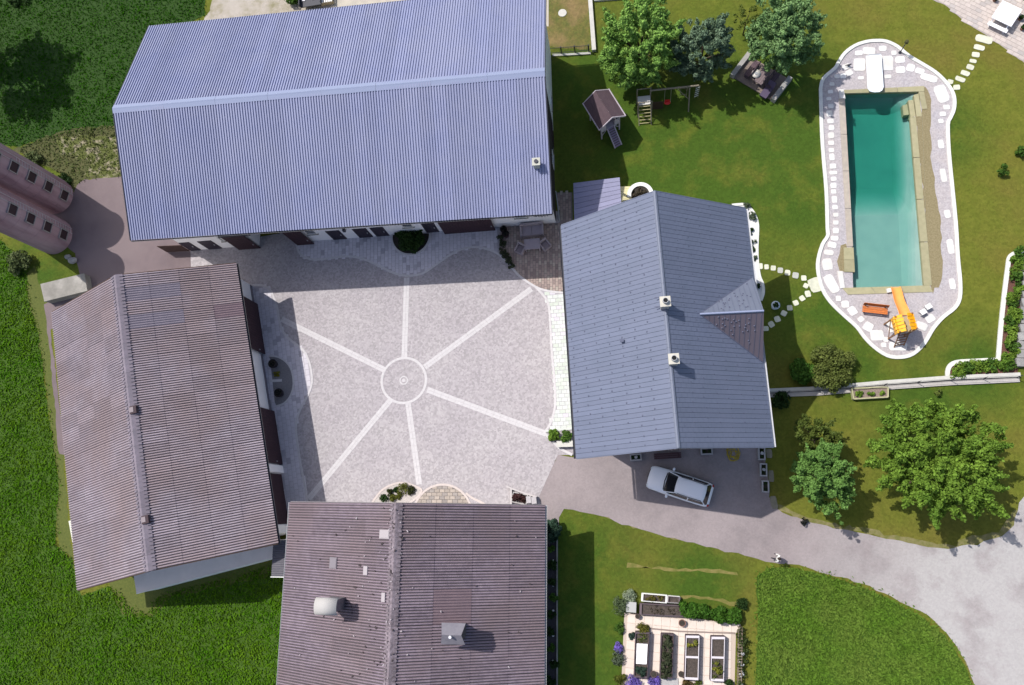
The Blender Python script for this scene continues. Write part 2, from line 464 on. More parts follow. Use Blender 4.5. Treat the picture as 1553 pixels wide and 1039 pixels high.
sheet('mown_patch', px([(165, 880), (184, 932), (232, 938), (260, 905), (430, 870), (430, 850)]), .005, mown, ragged=.1)

meadows = [
    px([(-420, 330), (0, 362), (29, 395), (40, 415), (43, 453), (58, 502), (62, 530), (70, 600), (84, 694), (90, 737), (86, 781), (83, 826), (110, 849), (122, 905), (170, 888), (184, 905), (198, 922), (222, 930), (240, 905), (320, 882), (420, 856), (434, 856), (438, 1039), (440, 1250), (-420, 1400)]),
    px([(-420, -200), (330, -200), (310, 12), (310, 25), (230, 60), (200, 110), (190, 160), (182, 195), (150, 196), (118, 198), (70, 210), (30, 222), (-10, 218), (-420, 250)]),
    px([(1149, 900), (1150, 872), (1168, 861), (1200, 861), (1252, 873), (1304, 889), (1362, 914), (1403, 938), (1441, 975), (1461, 1008), (1472, 1039), (1494, 1250), (1143, 1250), (1147, 1039)]),
]
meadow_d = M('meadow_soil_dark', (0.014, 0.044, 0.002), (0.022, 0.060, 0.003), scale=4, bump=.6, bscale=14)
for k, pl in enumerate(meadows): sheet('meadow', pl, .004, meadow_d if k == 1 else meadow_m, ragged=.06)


def tufts(poly, n, hmin, hmax, rad):
    pl = np.array([(p[0], p[1]) for p in poly]); lo = np.maximum(pl.min(0), (-66, -18)); hi = np.minimum(pl.max(0), (36, 60))
    pts = np.zeros((0, 2))
    while len(pts) < n:
        q = RNG.uniform(lo, hi, (n, 2)); ins = np.zeros(n, bool)
        for i in range(len(pl)):
            a, b = pl[i], pl[(i + 1) % len(pl)]
            c = (a[1] > q[:, 1]) != (b[1] > q[:, 1])
            with np.errstate(divide='ignore', invalid='ignore'):
                ins ^= c & (q[:, 0] < (b[0] - a[0]) * (q[:, 1] - a[1]) / (b[1] - a[1]) + a[0])
        pts = np.concatenate([pts, q[ins]])
    pts = pts[:n]
    # clumping: heights follow slow waves so the sward shows swathes
    pts = pts + RNG.normal(0, .20, pts.shape) * (RNG.random((n, 1)) < .6)
    sw = np.sin(pts[:, 0] * 1.7 + np.sin(pts[:, 1] * 1.1) * 2) * np.sin(pts[:, 1] * 1.9 + np.sin(pts[:, 0] * .8) * 2)
    hh = (hmin + (hmax - hmin) * RNG.random(n)) * (1 + .28 * sw)
    ang = RNG.uniform(0, 6.283, n); lean = RNG.uniform(.6, 1.8, n) * hh; la = RNG.normal(-.6, 1.1, n)
    wd = rad * RNG.uniform(.5, 1.2, n)
    a = np.stack([np.cos(ang) * wd, np.sin(ang) * wd, np.zeros(n)], 1)
    base = np.column_stack([pts, np.zeros(n)]); tip = base + np.stack([np.cos(la) * lean, np.sin(la) * lean, hh], 1)
    mid = base * .5 + tip * .5 + np.stack([np.zeros(n), np.zeros(n), hh * .22], 1)
    v = np.stack([base - a * .6, base + a * .6, mid + a, mid - a, tip + a * .25, tip - a * .25], 1).reshape(-1, 3)
    i = np.arange(n)[:, None] * 6
    f = np.concatenate([i + np.array([[0, 1, 2, 3]]), i + np.array([[3, 2, 4, 5]])], 0)
    return v, f


def grassmat(name, c1, c2, sc): return M(name, c1, c2, scale=sc, rough=1.0, isl=.26, trans=.2, spec=0.0)


grass_b = grassmat('grass_bright', (.088, .172, .020), (.122, .190, .032), .35)
grass_w = grassmat('grass_west', (0.057, 0.163, 0.006), (0.094, 0.182, 0.010), .22)
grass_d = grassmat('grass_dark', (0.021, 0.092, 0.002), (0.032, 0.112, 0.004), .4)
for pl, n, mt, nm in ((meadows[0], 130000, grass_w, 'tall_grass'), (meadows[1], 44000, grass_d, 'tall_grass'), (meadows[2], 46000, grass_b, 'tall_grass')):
    v, f = tufts(pl, n, .06, .17, .048)
    tag(put(nm, arr_mesh(nm, v, f, mt), None), 'tall green meadow grass', None, None, 'stuff')
v, f = tufts(px([(25, 228), (70, 208), (118, 196), (186, 192), (188, 262), (130, 268), (112, 285), (85, 262)]), 1800, .05, .2, .05)
tag(put('weed_tufts', arr_mesh('weed_tufts', v, f, grassmat('weed_green', (.06, .10, .02), (.12, .12, .05), .8)), None), 'low weeds and dry grass beside the farther silo', None, None, 'stuff')

# ------------------------------------------------------------------ courtyard
cobble = M('cobbles', (.345, .318, .333), (.315, .290, .305), scale=1.2, c3=(.36, .335, .345), s3=.3, bump=.35, bscale=16, detail=9, lo=.35, hi=.7, cells=(7.5, .17))
pave_m = M('apron_paver', (.56, .535, .575), (.51, .485, .53), scale=4, rand=.05, bump=.1)
pave_d = M('apron_paver_dark', (.38, .36, .40), (.42, .40, .44), scale=4, rand=.1, bump=.1)
pale_p = M('pale_paver', (.55, .57, .54), (.50, .53, .51), scale=4, rand=.08, bump=.1)
pale_g = M('pale_paver_green', (.47, .52, .46), (.50, .53, .48), scale=4, rand=.08)
band = M('white_band', (.53, .51, .52), (.47, .45, .46), scale=5, bump=.2)
brick_a = M('brick_brown', (.32, .25, .225), (.35, .28, .25), scale=5, rand=.09, bump=.2)
brick_b = M('brick_dark', (.24, .185, .17), (.27, .21, .195), scale=5, rand=.08, bump=.2)
brick_c = M('brick_tan', (.37, .32, .28), (.33, .285, .245), scale=5, rand=.12, bump=.2)
brick_g = M('brick_grey', (.30, .27, .25), (.26, .23, .215), scale=5, rand=.12, bump=.2)
joint_l = M('joint_grey', (.38, .36, .385), (.34, .32, .345), scale=10)
joint = M('joint_sand', (.17, .15, .14), (.14, .125, .12), scale=10)
yard_poly = px([(289, 378), (560, 330), (850, 320), (862, 345), (880, 690), (846, 690), (818, 752), (826, 800), (440, 800), (425, 800), (380, 470), (330, 430), (290, 420)])
cy = thing('courtyard', None, None, (0, 0, 0), kind='structure')
sheet('cobbles', yard_poly, .020, cobble, parent=cy, kind=None)

n_edge = smooth_path(px([(449.5, 364), (450.7, 374), (454, 383), (462, 390), (481, 394), (525, 389), (551, 393), (574, 403), (597, 414), (617, 418.4), (640.6, 415), (661, 402), (684, 386), (704, 377), (722, 375), (739, 378), (756.5, 386), (774, 403), (788, 419), (812, 435), (829, 441), (850, 444), (862, 444)]), 4)
n_ap = [p for p in n_edge if p.x < P(757, 386).x] + px([(757, 340), (600, 352), (449, 364)])
e_edge = smooth_path(px([(813, 436), (823, 447), (830.5, 458), (834, 479), (836, 520), (838, 545), (840.6, 572), (842, 600), (841.6, 618.6), (835, 642), (826, 656)]), 4)
e_ap = e_edge + px([(870, 652), (880, 640), (866, 448), (850, 446), (829, 443)])
w_edge = smooth_path(px([(383, 433), (397, 433), (409, 439), (415, 450), (421, 469), (423, 483), (428, 500.5), (437, 512.6), (447.5, 521), (458, 529), (465, 539), (471, 556), (473.5, 579), (468, 598), (457.5, 617), (451, 634), (449, 651), (451, 670), (456, 704), (462, 734), (467, 765)]), 4)
w_ap = w_edge + px([(440, 800), (425, 800), (411, 622), (384, 456), (380, 434)])
patio = [p for p in n_edge if p.x > P(757, 386).x] + px([(870, 440), (868, 292), (843, 292), (850, 338), (762, 345), (757, 372)])
bedn_c = P(624, 361)
PV = []
for nm, pl, lx, ly, an, mats, wts in (
        ('apron_paving_north', n_ap, .45, .30, 1.6, [pave_m, pave_d], (.86, .14)),
        ('apron_paving_west', w_ap, .46, .34, 1.6 + .15, [pave_m, pave_d], (.88, .12)),
        ('apron_paving_east', e_ap, .42, .30, .05, [pale_p, pale_g, pave_m], (.62, .3, .08)),
        ('patio_paving', patio, .36, .22, R(90), [brick_a, brick_b, brick_c], (.62, .25, .13))):
    t = thing(nm, None, None, (0, 0, 0), kind='structure'); PV.append(t)
    sheet('bedding', pl, .026, joint if 'patio' in nm else joint_l, parent=t, kind=None)
    pave(t, 'paver' if 'patio' not in nm else 'brick', pl, lx, ly, an, .012, .030, mats, wts)

kb = MB()
strip(kb, n_edge, .17, .01, .055); strip(kb, e_edge, .17, .01, .056); strip(kb, w_edge, .17, .01, .054)
kb.build('edging', band, cy, world=True)
# six light spokes, the ring and the drain
ctr = P(612.5, 577)
for a, b_ in (((617, 421), (613.3, 542)), ((806, 438), (644, 557)), ((828, 658), (648, 591)), ((636, 735), (619, 612)), ((468, 757), (593, 606)), ((427, 484), (583, 561))):
    b = MB(); A, B = P(*a), P(*b_); dv = (B - A); L = dv.length; dv.normalize(); nrm = Vector((-dv.y, dv.x, 0)); x = 0.0
    while x < L - .1:
        l = min(random.uniform(.5, .75), L - x)
        for sgn in (-1, 1):
            c = A + dv * (x + l / 2) + nrm * sgn * .115
            b.box((c.x, c.y, .022), (l - .015, .215, .012 + random.uniform(0, .003)), math.atan2(dv.y, dv.x))
        x += l
    b.build('light_spoke', band, cy, world=True)
b = MB(); strip(b, [ctr + Vector((math.cos(t) * 1.78, math.sin(t) * 1.78, 0)) for t in np.linspace(0, 6.2832, 56, endpoint=False)], .19, .01, .034, True)
b.build('ring', band, cy, world=True)
b = MB(); strip(b, [ctr + Vector((math.cos(t) * .30, math.sin(t) * .30, 0)) for t in np.linspace(0, 6.2832, 24, endpoint=False)], .10, .01, .036, True)
b.build('inner_ring', band, cy, world=True)
b = MB(); b.cyl(ctr, .13, .13, .01, .034, 16); b.build('drain_cover', band, cy, world=True)

# half-round entrance paving in front of the south barn
ec = P(671, 781); er = (P(671, 781) - P(671, 735)).length
half = [ec + Vector((math.cos(t) * er, math.sin(t) * er, 0)) for t in np.linspace(-.25, math.pi + .25, 40)]
et = thing('entrance_paving', None, None, (0, 0, 0), kind='structure')
sheet('bedding', half, .024, joint, parent=et, kind=None)
pave(et, 'brick', half, .40, .26, 0.0, .012, .034, [brick_c, brick_g], (.7, .3))
b = MB(); strip(b, half, .16, .01, .062); strip(b, smooth_path(px([(707, 748), (716, 755), (732, 763), (745, 772)]), 4), .16, .01, .058); b.build('edging', M('pink_band', (.52, .46, .43), (.48, .42, .40), scale=6), et, world=True)

# ------------------------------------------------------------------ buildings
metal_blue = M('blue_grey_roof_metal', (0.232, 0.252, 0.391), (0.212, 0.233, 0.373), scale=1.4, rough=.45, rand=.055, metal=.0, spec=.5, zs=.5, detail=8, c3=(0.246, 0.262, 0.386), s3=.3)
metal_cap = M('ridge_cap_metal', (0.238, 0.274, 0.399), rough=.4, spec=.5)
house_metal = M('house_roof_metal', (0.127, 0.145, 0.211), (0.116, 0.135, 0.196), scale=.8, rough=.45, rand=.05, spec=.5)
dark_joint = M('roof_joint_dark', (.10, .11, .165), rough=.7)  # even dark tone of snow guards, seams, valleys and vents
fibre_w = M('fibre_cement', (0.337, 0.289, 0.328), (0.267, 0.223, 0.259), scale=1.3, rand=.10, rough=.9, bump=.3, bscale=25, c3=(0.288, 0.223, 0.234), s3=.25, detail=8)
fibre_s = M('fibre_cement_mossy', (0.256, 0.203, 0.245), (0.178, 0.140, 0.174), scale=2.4, rand=.10, rough=.92, bump=.5, bscale=22, c3=(0.206, 0.156, 0.174), s3=.25, detail=9, spots=((0.153, 0.121, 0.112), [(P(*a, 8).x, P(*a, 8).y, r) for a, r in (((565, 840), 6.0), ((540, 900), 5.0), ((520, 990), 4.5), ((600, 780), 3.0))]))
trough_dark = M('valley_dark', (0.101, 0.086, 0.093), (0.069, 0.057, 0.063), scale=2.5, rough=.95, detail=9, rand=.1)  # darker colour on the trough faces, deepening the stripe contrast
fibre_new = M('fibre_cement_bluish', (.19, .168, .205), (.17, .15, .185), scale=2, rough=.9)
fibre_br = M('fibre_cement_brown', (0.180, 0.131, 0.150), (0.162, 0.119, 0.137), scale=2, rough=.9)
plaster = M('white_plaster', (.82, .81, .82), (.78, .77, .78), scale=.8, bump=.08, bscale=50)
door_m = M('maroon_boards', (.045, .022, .030), (.034, .017, .024), scale=3, rough=.7)
door_b = M('dark_door', (.028, .022, .036), rough=.6)
wood_dk = M('brown_wood', (.085, .05, .032), (.06, .035, .024), scale=4, rough=.8)
wood_pale = M('pale_wood', (.42, .34, .22), (.36, .29, .18), scale=4)
glass = M('window_glass', (.02, .025, .035), rough=.08, spec=.7)
white_p = M('white_paint', (.72, .72, .70), rough=.5)
zinc = M('zinc', (.42, .43, .45), (.36, .37, .39), scale=3, rough=.45, metal=.3)
dark_metal = M('dark_metal', (.035, .037, .05), rough=.5)
concrete = M('concrete', (.36, .34, .31), (.26, .245, .22), scale=1.5, bump=.3, bscale=25, c3=(.20, .19, .17), s3=.6, detail=8)


def wave_mesh(name, wid, ln, pitch, hgt, mt, kind='wave', trough_mt=None):
    b = MB(); prof = []
    k = max(1, round(wid / pitch))
    for i in range(k):
        x = i * wid / k; p = wid / k
        if kind == 'wave':
            for j in range(8): prof.append((x + j * p / 8, hgt * (.5 - .5 * math.cos(2 * math.pi * j / 8)) ** .8))
        else:
            for q, z in ((0, 0), (.34, 0), (.42, 1), (.86, 1), (.94, 0)): prof.append((x + q * p, z * hgt))
    prof.append((wid, 0))
    vs = [(x, 0, z) for x, z in prof] + [(x, ln, z) for x, z in prof]
    n = len(prof)
    for i in range(n - 1):
        b.mi = 1 if (trough_mt and i % 8 in (0, 7, 1)) else 0; b.add(vs if i == 0 else [], [(i, i + 1, n + i + 1, n + i)] if i == 0 else [])
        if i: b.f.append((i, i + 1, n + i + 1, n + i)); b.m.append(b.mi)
    b.mi = 0
    o = len(b.v)
    b.add([(x, 0, z) for x, z in prof] + [(0, 0, -.03), (wid, 0, -.03)], [tuple(range(n)) [::-1] + (n, n + 1)])
    return b.mesh(name, [mt, trough_mt] if trough_mt else mt, smooth=(kind == 'wave'))


def slope_mtx(s, u0, hw, ze, zr, lift=.0):
    """frame of one roof slope: x along the eave, y up the slope, origin at the eave"""
    ln = math.hypot(hw, zr - ze); c, q = hw / ln, (zr - ze) / ln
    if s < 0: X, Y, Z, o = Vector((1, 0, 0)), Vector((0, c, q)), Vector((0, -q, c)), Vector((u0, -hw, ze))
    else: X, Y, Z, o = Vector((-1, 0, 0)), Vector((0, -c, q)), Vector((0, q, c)), Vector((-u0, hw, ze))
    mt = Matrix((X, Y, Z)).transposed().to_4x4(); mt.translation = o + Z * lift
    return mt, ln


def deck(t, hl, hw, ze, zr, th=.14, mt=None):
    b = MB()
    for s in (-1, 1):
        mx, ln = slope_mtx(s, -hl, hw, ze, zr)
        q = [mx @ Vector(v) for v in ((0, 0, -.02), (2 * hl, 0, -.02), (2 * hl, ln, -.02), (0, ln, -.02))]
        p = [mx @ Vector(v) for v in ((0, 0, -th), (2 * hl, 0, -th), (2 * hl, ln, -th), (0, ln, -th))]
        b.hexa(p, q)
    b.build('roof_deck', mt or wood_dk, t)


def roof_z(v, hw, ze, zr): return ze + (zr - ze) * (1 - abs(v) / hw)


def wall_body(t, foot, hw, ze, zr, mt, drop=.2, name='wall', gable_axis=True):
    """walls that rise to the underside of a gabled roof; foot: local footprint (rectangle order), ridge on local y = 0"""
    (ax, ay), (bx, by), (cx, cy), (dx, dy) = foot     # a,b on -y side, c,d on +y side
    za, zc = roof_z(ay, hw, ze, zr) - drop, roof_z(cy, hw, ze, zr) - drop; zt = zr - drop
    b = MB()
    lo = [(ax, ay, 0), (bx, by, 0), (cx, cy, 0), (dx, dy, 0)]
    k = lambda p, q: p[0] + (q[0] - p[0]) * (0 - p[1]) / (q[1] - p[1])
    hi = [(ax, ay, za), (bx, by, roof_z(by, hw, ze, zr) - drop), (k((bx, by), (cx, cy)), 0, zt), (cx, cy, zc), (dx, dy, roof_z(dy, hw, ze, zr) - drop), (k((ax, ay), (dx, dy)), 0, zt)]
    v = lo + hi
    b.add(v, [(0, 1, 5, 4), (1, 2, 7, 6, 5), (2, 3, 8, 7), (3, 0, 4, 9, 8), (4, 5, 6, 9), (9, 6, 7, 8)])
    return b.build(name, mt, t, fix=True)


class Face:
    """features on an outer wall, placed by distance along its foot and by height (world coordinates)"""

    def __init__(s, A, B):
        s.A = Vector((A[0], A[1], 0)); s.t = (Vector((B[0], B[1], 0)) - s.A).normalized(); s.n = Vector((s.t.y, -s.t.x, 0))

    def at(s, p, q):
        """along / height of a photograph pixel on this wall"""
        o = Vector((0, 0, H)); d = P(p, q, 0) - o
        k = (s.A - o).dot(s.n) / d.dot(s.n); w_ = o + d * k
        return (w_ - s.A).dot(s.t), w_.z

    def w(s, u, z, out=0.0): return s.A + s.t * u + s.n * out + Vector((0, 0, z))

    def slab(s, b, u0, u1, z0, z1, o0, o1):
        b.hexa([s.w(u0, z0, o1), s.w(u1, z0, o1), s.w(u1, z0, o0), s.w(u0, z0, o0)], [s.w(u0, z1, o1), s.w(u1, z1, o1), s.w(u1, z1, o0), s.w(u0, z1, o0)])

    def door(s, t, u0, u1, z1, mt, out=.05, name='door', boards=.16, handle=True, label=None):
        b = MB(); s.slab(b, u0, u1, .03, z1, -.03, out - .02)
        n = max(1, int((u1 - u0) / boards)); k = (u1 - u0) / n
        for i in range(n): s.slab(b, u0 + i * k + .008, u0 + (i + 1) * k - .008, .04, z1 - .01, out - .02, out)
        o = b.build(name, mt, t, world=True)
        if label: o['label'] = label
        if handle:
            b = MB(); s.slab(b, u1 - .2, u1 - .14, 1.0, 1.18, out, out + .05); b.build('handle', zinc, o, world=True)
        return o

    def window(s, t, u0, u1, z0, z1, slats=0, fm=None):
        b = MB(); e = .07
        for a in ((u0, u1, z0, z0 + e), (u0, u1, z1 - e, z1), (u0, u0 + e, z0 + e, z1 - e), (u1 - e, u1, z0 + e, z1 - e)): s.slab(b, *a, -.02, .06)
        o = b.build('window', fm or white_p, t, world=True)
        b = MB(); s.slab(b, u0 + e, u1 - e, z0 + e, z1 - e, -.02, .02); b.build('pane', glass, o, world=True)
        if slats:
            b = MB(); k = (z1 - z0 - 2 * e) / slats
            for i in range(slats): s.slab(b, u0 + e, u1 - e, z0 + e + (i + .3) * k, z0 + e + (i + .75) * k, .022, .05)
            b.build('louvre', zinc, o, world=True)
        b = MB(); s.slab(b, u0 - .06, u1 + .06, z0 - .06, z0 - .005, -.02, .12); b.build('sill', concrete, o, world=True)
        return o


def ridge_pieces(t, hl, hw, ze, zr, wing, piece, mt, lift, ribs=0):
    n = round(2 * hl / piece); L = 2 * hl / n; a = math.atan2(zr - ze, hw)
    b = MB(); th = .02
    pr = [(-wing * math.cos(a), -wing * math.sin(a)), (-.09, -.02), (0, .025), (.09, -.02), (wing * math.cos(a), -wing * math.sin(a))]
    vs = [(.004, y, z) for y, z in pr] + [(L - .004, y, z) for y, z in pr] + [(.004, y, z - th * 2) for y, z in pr] + [(L - .004, y, z - th * 2) for y, z in pr]
    k = len(pr)
    b.add(vs, [(i, k + i, k + i + 1, i + 1) for i in range(k - 1)] + [(0, 2 * k, 3 * k, k), (k - 1, 2 * k - 1, 4 * k - 1, 3 * k - 1)])
    for i in range(ribs):
        for s in (-1, 1):
            x = (i + .5) * L / ribs
            b.box((x, s * wing * .8 * math.cos(a), -wing * .8 * math.sin(a) + .015), (L / ribs * .5, wing * .55, .10), 0, ('X', -s * a))
    me = b.mesh('ridge_cap', mt)
    for i in range(n): put('ridge_cap', me, t, Matrix.Translation((-hl + i * L, 0, zr + lift)) @ Matrix.Rotation(random.uniform(-.004, .004), 4, 'Y'))


def gutter(t, hl, hw, ze, mt, s, r=.09):
    b = MB(); y = s * (hw + r); n = 7
    pr = [(y + r * math.cos(math.pi + math.pi * i / n), ze - .06 + r * math.sin(math.pi + math.pi * i / n)) for i in range(n + 1)]
    pr += [(y + (r - .015) * math.cos(2 * math.pi - math.pi * i / n), ze - .06 + (r - .015) * math.sin(2 * math.pi - math.pi * i / n)) for i in range(n + 1)]
    k = len(pr); b.add([(-hl, a, z) for a, z in pr] + [(hl, a, z) for a, z in pr], [(i, (i + 1) % k, k + (i + 1) % k, k + i) for i in range(k)])
    b.build('gutter', mt, t)


def barge(t, hl, hw, ze, zr, mt, ends=(-1, 1), th=.05, dep=.2, lift=.07):
    for e in ends:
        b = MB()
        for s in (-1, 1):
            x0, x1 = (hl, hl + th) if e > 0 else (-hl - th, -hl)
            q = [(s * hw, ze), (0, zr)]
            lo = [(x0, q[0][0], q[0][1] - dep + lift), (x1, q[0][0], q[0][1] - dep + lift), (x1, q[1][0], q[1][1] - dep + lift), (x0, q[1][0], q[1][1] - dep + lift)]
            hi = [(x, y, z + dep) for x, y, z in lo]
            b.hexa(lo, hi)
        b.build('barge_board', mt, t, fix=True)


# ---- the big barn with the blue-grey metal roof
bt = thing('barn', 'long white barn under a huge blue grey ribbed metal roof', 'barn', (-20.25, 29.0, 0), R(.95))
HL, HW, ZE, ZR = 15.9, 8.98, 7.16, 10.58
deck(bt, HL, HW, ZE, ZR)
n = 32; wd = 2 * HL / n
me_s = wave_mesh('roof_sheet', wd - .004, math.hypot(HW, ZR - ZE) + .02, .2085, .075, metal_blue, 'rib')
for s in (-1, 1):
    for i in range(n):
        mx, ln = slope_mtx(s, -HL + i * wd, HW, ZE, ZR)
        if s > 0: mx, ln = slope_mtx(s, -HL + i * wd, HW, ZE, ZR)
        put('roof_sheet', me_s, bt, mx)
ridge_pieces(bt, HL + .02, HW, ZE, ZR, .36, 4.0, metal_cap, .075)
gutter(bt, HL, HW, ZE, dark_metal, -1, .05); gutter(bt, HL, HW, ZE, dark_metal, 1, .05); barge(bt, HL, HW, ZE, ZR, dark_metal)
fs = Face(P(290, 380), P(843, 337.6)); inv = root_matrix(bt).inverted()
U = lambda x, y: fs.at(x, y)[0]
ub0, ub1 = U(394, 372.3), U(449, 368)          # the open drive-through bay
uend = U(843, 337.6)
zs = ZE - .15 + .5
b = MB()
nw, ne_ = root_matrix(bt) @ Vector((-14.9, 7.8, 0)), root_matrix(bt) @ Vector((15.55, 7.8, 0))


def barn_block(b, u0, u1):
    A, B = fs.w(u0, 0), fs.w(u1, 0)
    la, lb = inv @ A, inv @ B
    ra, rb = roof_z(la.y, HW, ZE, ZR) - .22, roof_z(lb.y, HW, ZE, ZR) - .22; zn = roof_z(7.8, HW, ZE, ZR) - .22; zt = ZR - .22
    v = [(la.x, la.y, 0), (lb.x, lb.y, 0), (lb.x, 7.8, 0), (la.x, 7.8, 0), (la.x, la.y, ra), (lb.x, lb.y, rb), (lb.x, 0, zt), (lb.x, 7.8, zn), (la.x, 7.8, zn), (la.x, 0, zt)]
    b.add(v, [(0, 1, 5, 4), (1, 2, 7, 6, 5), (2, 3, 8, 7), (3, 0, 4, 9, 8), (4, 5, 6, 9), (9, 6, 7, 8)])


barn_block(b, 0.0, ub0); barn_block(b, ub1, uend)
b.build('wall', plaster, bt, fix=True)
b = MB(); fs.slab(b, ub0 + .01, ub1 - .01, 3.4, 7.2, -6.0, -.02); fs.slab(b, ub0 + .01, ub1 - .01, 0, 3.39, -6.0, -5.8)
b.build('bay_wall', wood_dk, bt, world=True)
for a, c, zz in (((293, 382), (309, 381), 2.0), ((319, 379), (339, 377.2), 2.0), ((507.5, 364.4), (527.5, 362.5), 2.05), ((546, 360.5), (567, 359.6), 2.05), ((572, 359), (592, 358), 2.05), ((647.7, 353), (667, 352), 2.05)):
    fs.door(bt, U(*a), U(*c), zz, door_b, boards=.25)
for a, c in (((363, 379), (393, 374.5)), ((448, 369.5), (476, 369.5)), ((674.5, 355), (751.6, 349.7))):
    g = Face(fs.w(0, 0, .26), fs.w(10, 0, .26)); o = g.door(bt, g.at(*a)[0], g.at(*c)[0], 3.15, door_m, out=.03, name='sliding_door', boards=.2)
    b = MB(); fs.slab(b, g.at(*a)[0] - .2, g.at(*c)[0] + .6, 3.16, 3.3, .0, .30); b.build('door_rail', dark_metal, bt, world=True)
for (a, c) in (((460, 349.6), (481.8, 354)), ((606, 337.6), (627.6, 343.5)), ((778.4, 324), (800, 329)), ((330, 361), (342, 365))):
    u0, z1 = fs.at(*a); u1, z0 = fs.at(*c); fs.window(bt, u0, u1, z0, z1 + .25, slats=3 if c[0] < 700 else 0)
u0, z0 = fs.at(522, 347.5); b = MB(); fs.slab(b, u0 - .1, u0 + .1, z0 - .15, z0 + .2, 0, .22); b.build('wall_lamp', dark_metal, bt, world=True)
b = MB(); u0, z0 = fs.at(810, 328.5); u1, z1 = fs.at(831, 327)
pts = [fs.w(u0 + (u1 - u0) * k / 40, z0 + .12 * math.sin(k * .75) * (1 if k % 9 < 6 else .4) + .05 * math.sin(k * .21), .02) for k in range(41)]
b.tube(pts, .022, 5); b.build('wall_ornament', dark_metal, bt, world=True)
# roof vent near the east end
vl = inv @ P(813, 245.5, 9.0); zz = roof_z(vl.y, HW, ZE, ZR)
b = MB(); b.box((vl.x, vl.y, zz + .25), (.42, .42, .8)); b.box((vl.x, vl.y, zz + .68), (.56, .56, .06)); vo = b.build('roof_vent', M('vent_cream', (.42, .42, .36), rough=.7), bt)
b = MB(); b.cyl((vl.x, vl.y), .14, .14, zz + .71, zz + .80, 14); b.build('flue', dark_metal, vo)
# dark boards laid over the east gable to darken it, for the side view a door and windows
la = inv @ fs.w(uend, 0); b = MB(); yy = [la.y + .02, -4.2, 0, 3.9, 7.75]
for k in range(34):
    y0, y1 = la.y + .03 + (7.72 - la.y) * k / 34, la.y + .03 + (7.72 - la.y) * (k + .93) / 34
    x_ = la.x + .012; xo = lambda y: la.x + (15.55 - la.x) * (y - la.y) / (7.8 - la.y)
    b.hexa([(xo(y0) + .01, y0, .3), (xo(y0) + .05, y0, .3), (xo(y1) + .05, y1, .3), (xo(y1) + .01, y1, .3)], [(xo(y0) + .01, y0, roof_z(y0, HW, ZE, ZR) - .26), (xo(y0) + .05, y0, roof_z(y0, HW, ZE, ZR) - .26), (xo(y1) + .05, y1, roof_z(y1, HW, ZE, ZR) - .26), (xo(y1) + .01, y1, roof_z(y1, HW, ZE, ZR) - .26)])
o = b.build('gable_dark_boards', M('gable_dark', (.035, .028, .030), (.026, .021, .023), scale=3), bt, fix=True); o['kind'] = 'stuff'
fe = Face(P(843, 337.6), P(843, 337.6) + Vector((-.25, 14, 0)))
fe.window(bt, 4.0, 5.2, 1.2, 2.3); fe.window(bt, 9.0, 10.2, 1.2, 2.3); fe.door(bt, 6.4, 7.6, 2.1, door_m)

# ---- house
ht = thing('house', 'two storey house under a blue grey shingle metal roof with east dormer', 'house', (3.06, 11.53, 0), R(2.85 + 90))
hHL, hHW, hZE, hZR = 8.03, 6.24, 7.48, 12.04
deck(ht, hHL, hHW, hZE, hZR)


def shingle_row(off, ln, wid, step, name='shingle_row', mt=None):
    b = MB(); y = -off * step
    while y < ln - .02:
        y0, y1 = max(y, 0), min(y + step, ln); y += step
        if y1 - y0 < .03: continue
        e = .010; k = .022
        b.add([(e, y0 + .006, k), (wid - e, y0 + .006, k), (wid - e, y1, .004), (e, y1, .004), (0, y0 + .006, -.02), (wid, y0 + .006, -.02), (wid, y1, -.03), (0, y1, -.03)],
              [(0, 1, 2, 3), (0, 4, 5, 1), (1, 5, 6, 2), (3, 7, 4, 0)])
    return b.mesh(name, mt or house_metal)


hn = 54; hw_ = 2 * hHL / hn; hln = math.hypot(hHW, hZR - hZE)
rows = [shingle_row(k, hln - .06, hw_, .42) for k in (0, .5)]
for s in (-1, 1):
    for i in range(hn):
        mx, ln = slope_mtx(s, -hHL + i * hw_, hHW, hZE, hZR, .03); put('shingle_row', rows[i % 2], ht, mx)
b = MB()
for s in (-1, 1):
    for i in range(26):
        for j in range(7):
            mx, ln = slope_mtx(s, -hHL, hHW, hZE, hZR, .06)
            c = mx @ Vector((.3 + i * .605 + (.3 if j % 2 else 0) + random.uniform(-.04, .04), .35 + j * 1.0 + random.uniform(-.1, .1), 0)); b.box(c, (.085, .07, .055) if s > 0 else (.04, .035, .04))
o = b.build('snow_guard', dark_joint, ht); o['kind'] = 'stuff'
ridge_pieces(ht, hHL + .02, hHW, hZE, hZR, .17, 2.0, M('house_ridge', (0.146, 0.164, 0.220), rough=.45), .07)
gutter(ht, hHL, hHW, hZE, M('gutter_white', (.5, .51, .54), rough=.4), -1); gutter(ht, hHL, hHW, hZE, dark_metal, 1); barge(ht, hHL, hHW, hZE, hZR, house_metal)
hi_ = root_matrix(ht).inverted()
SI = 1.45
foot = [(-hHL + SI, -hHW + 1.0), (hHL - 1.1, -hHW + 1.0), (hHL - 1.1, hHW - 1.0), (-hHL + SI, hHW - 1.0)]
wall_body(ht, foot, hHW, hZE, hZR, plaster, drop=.2)
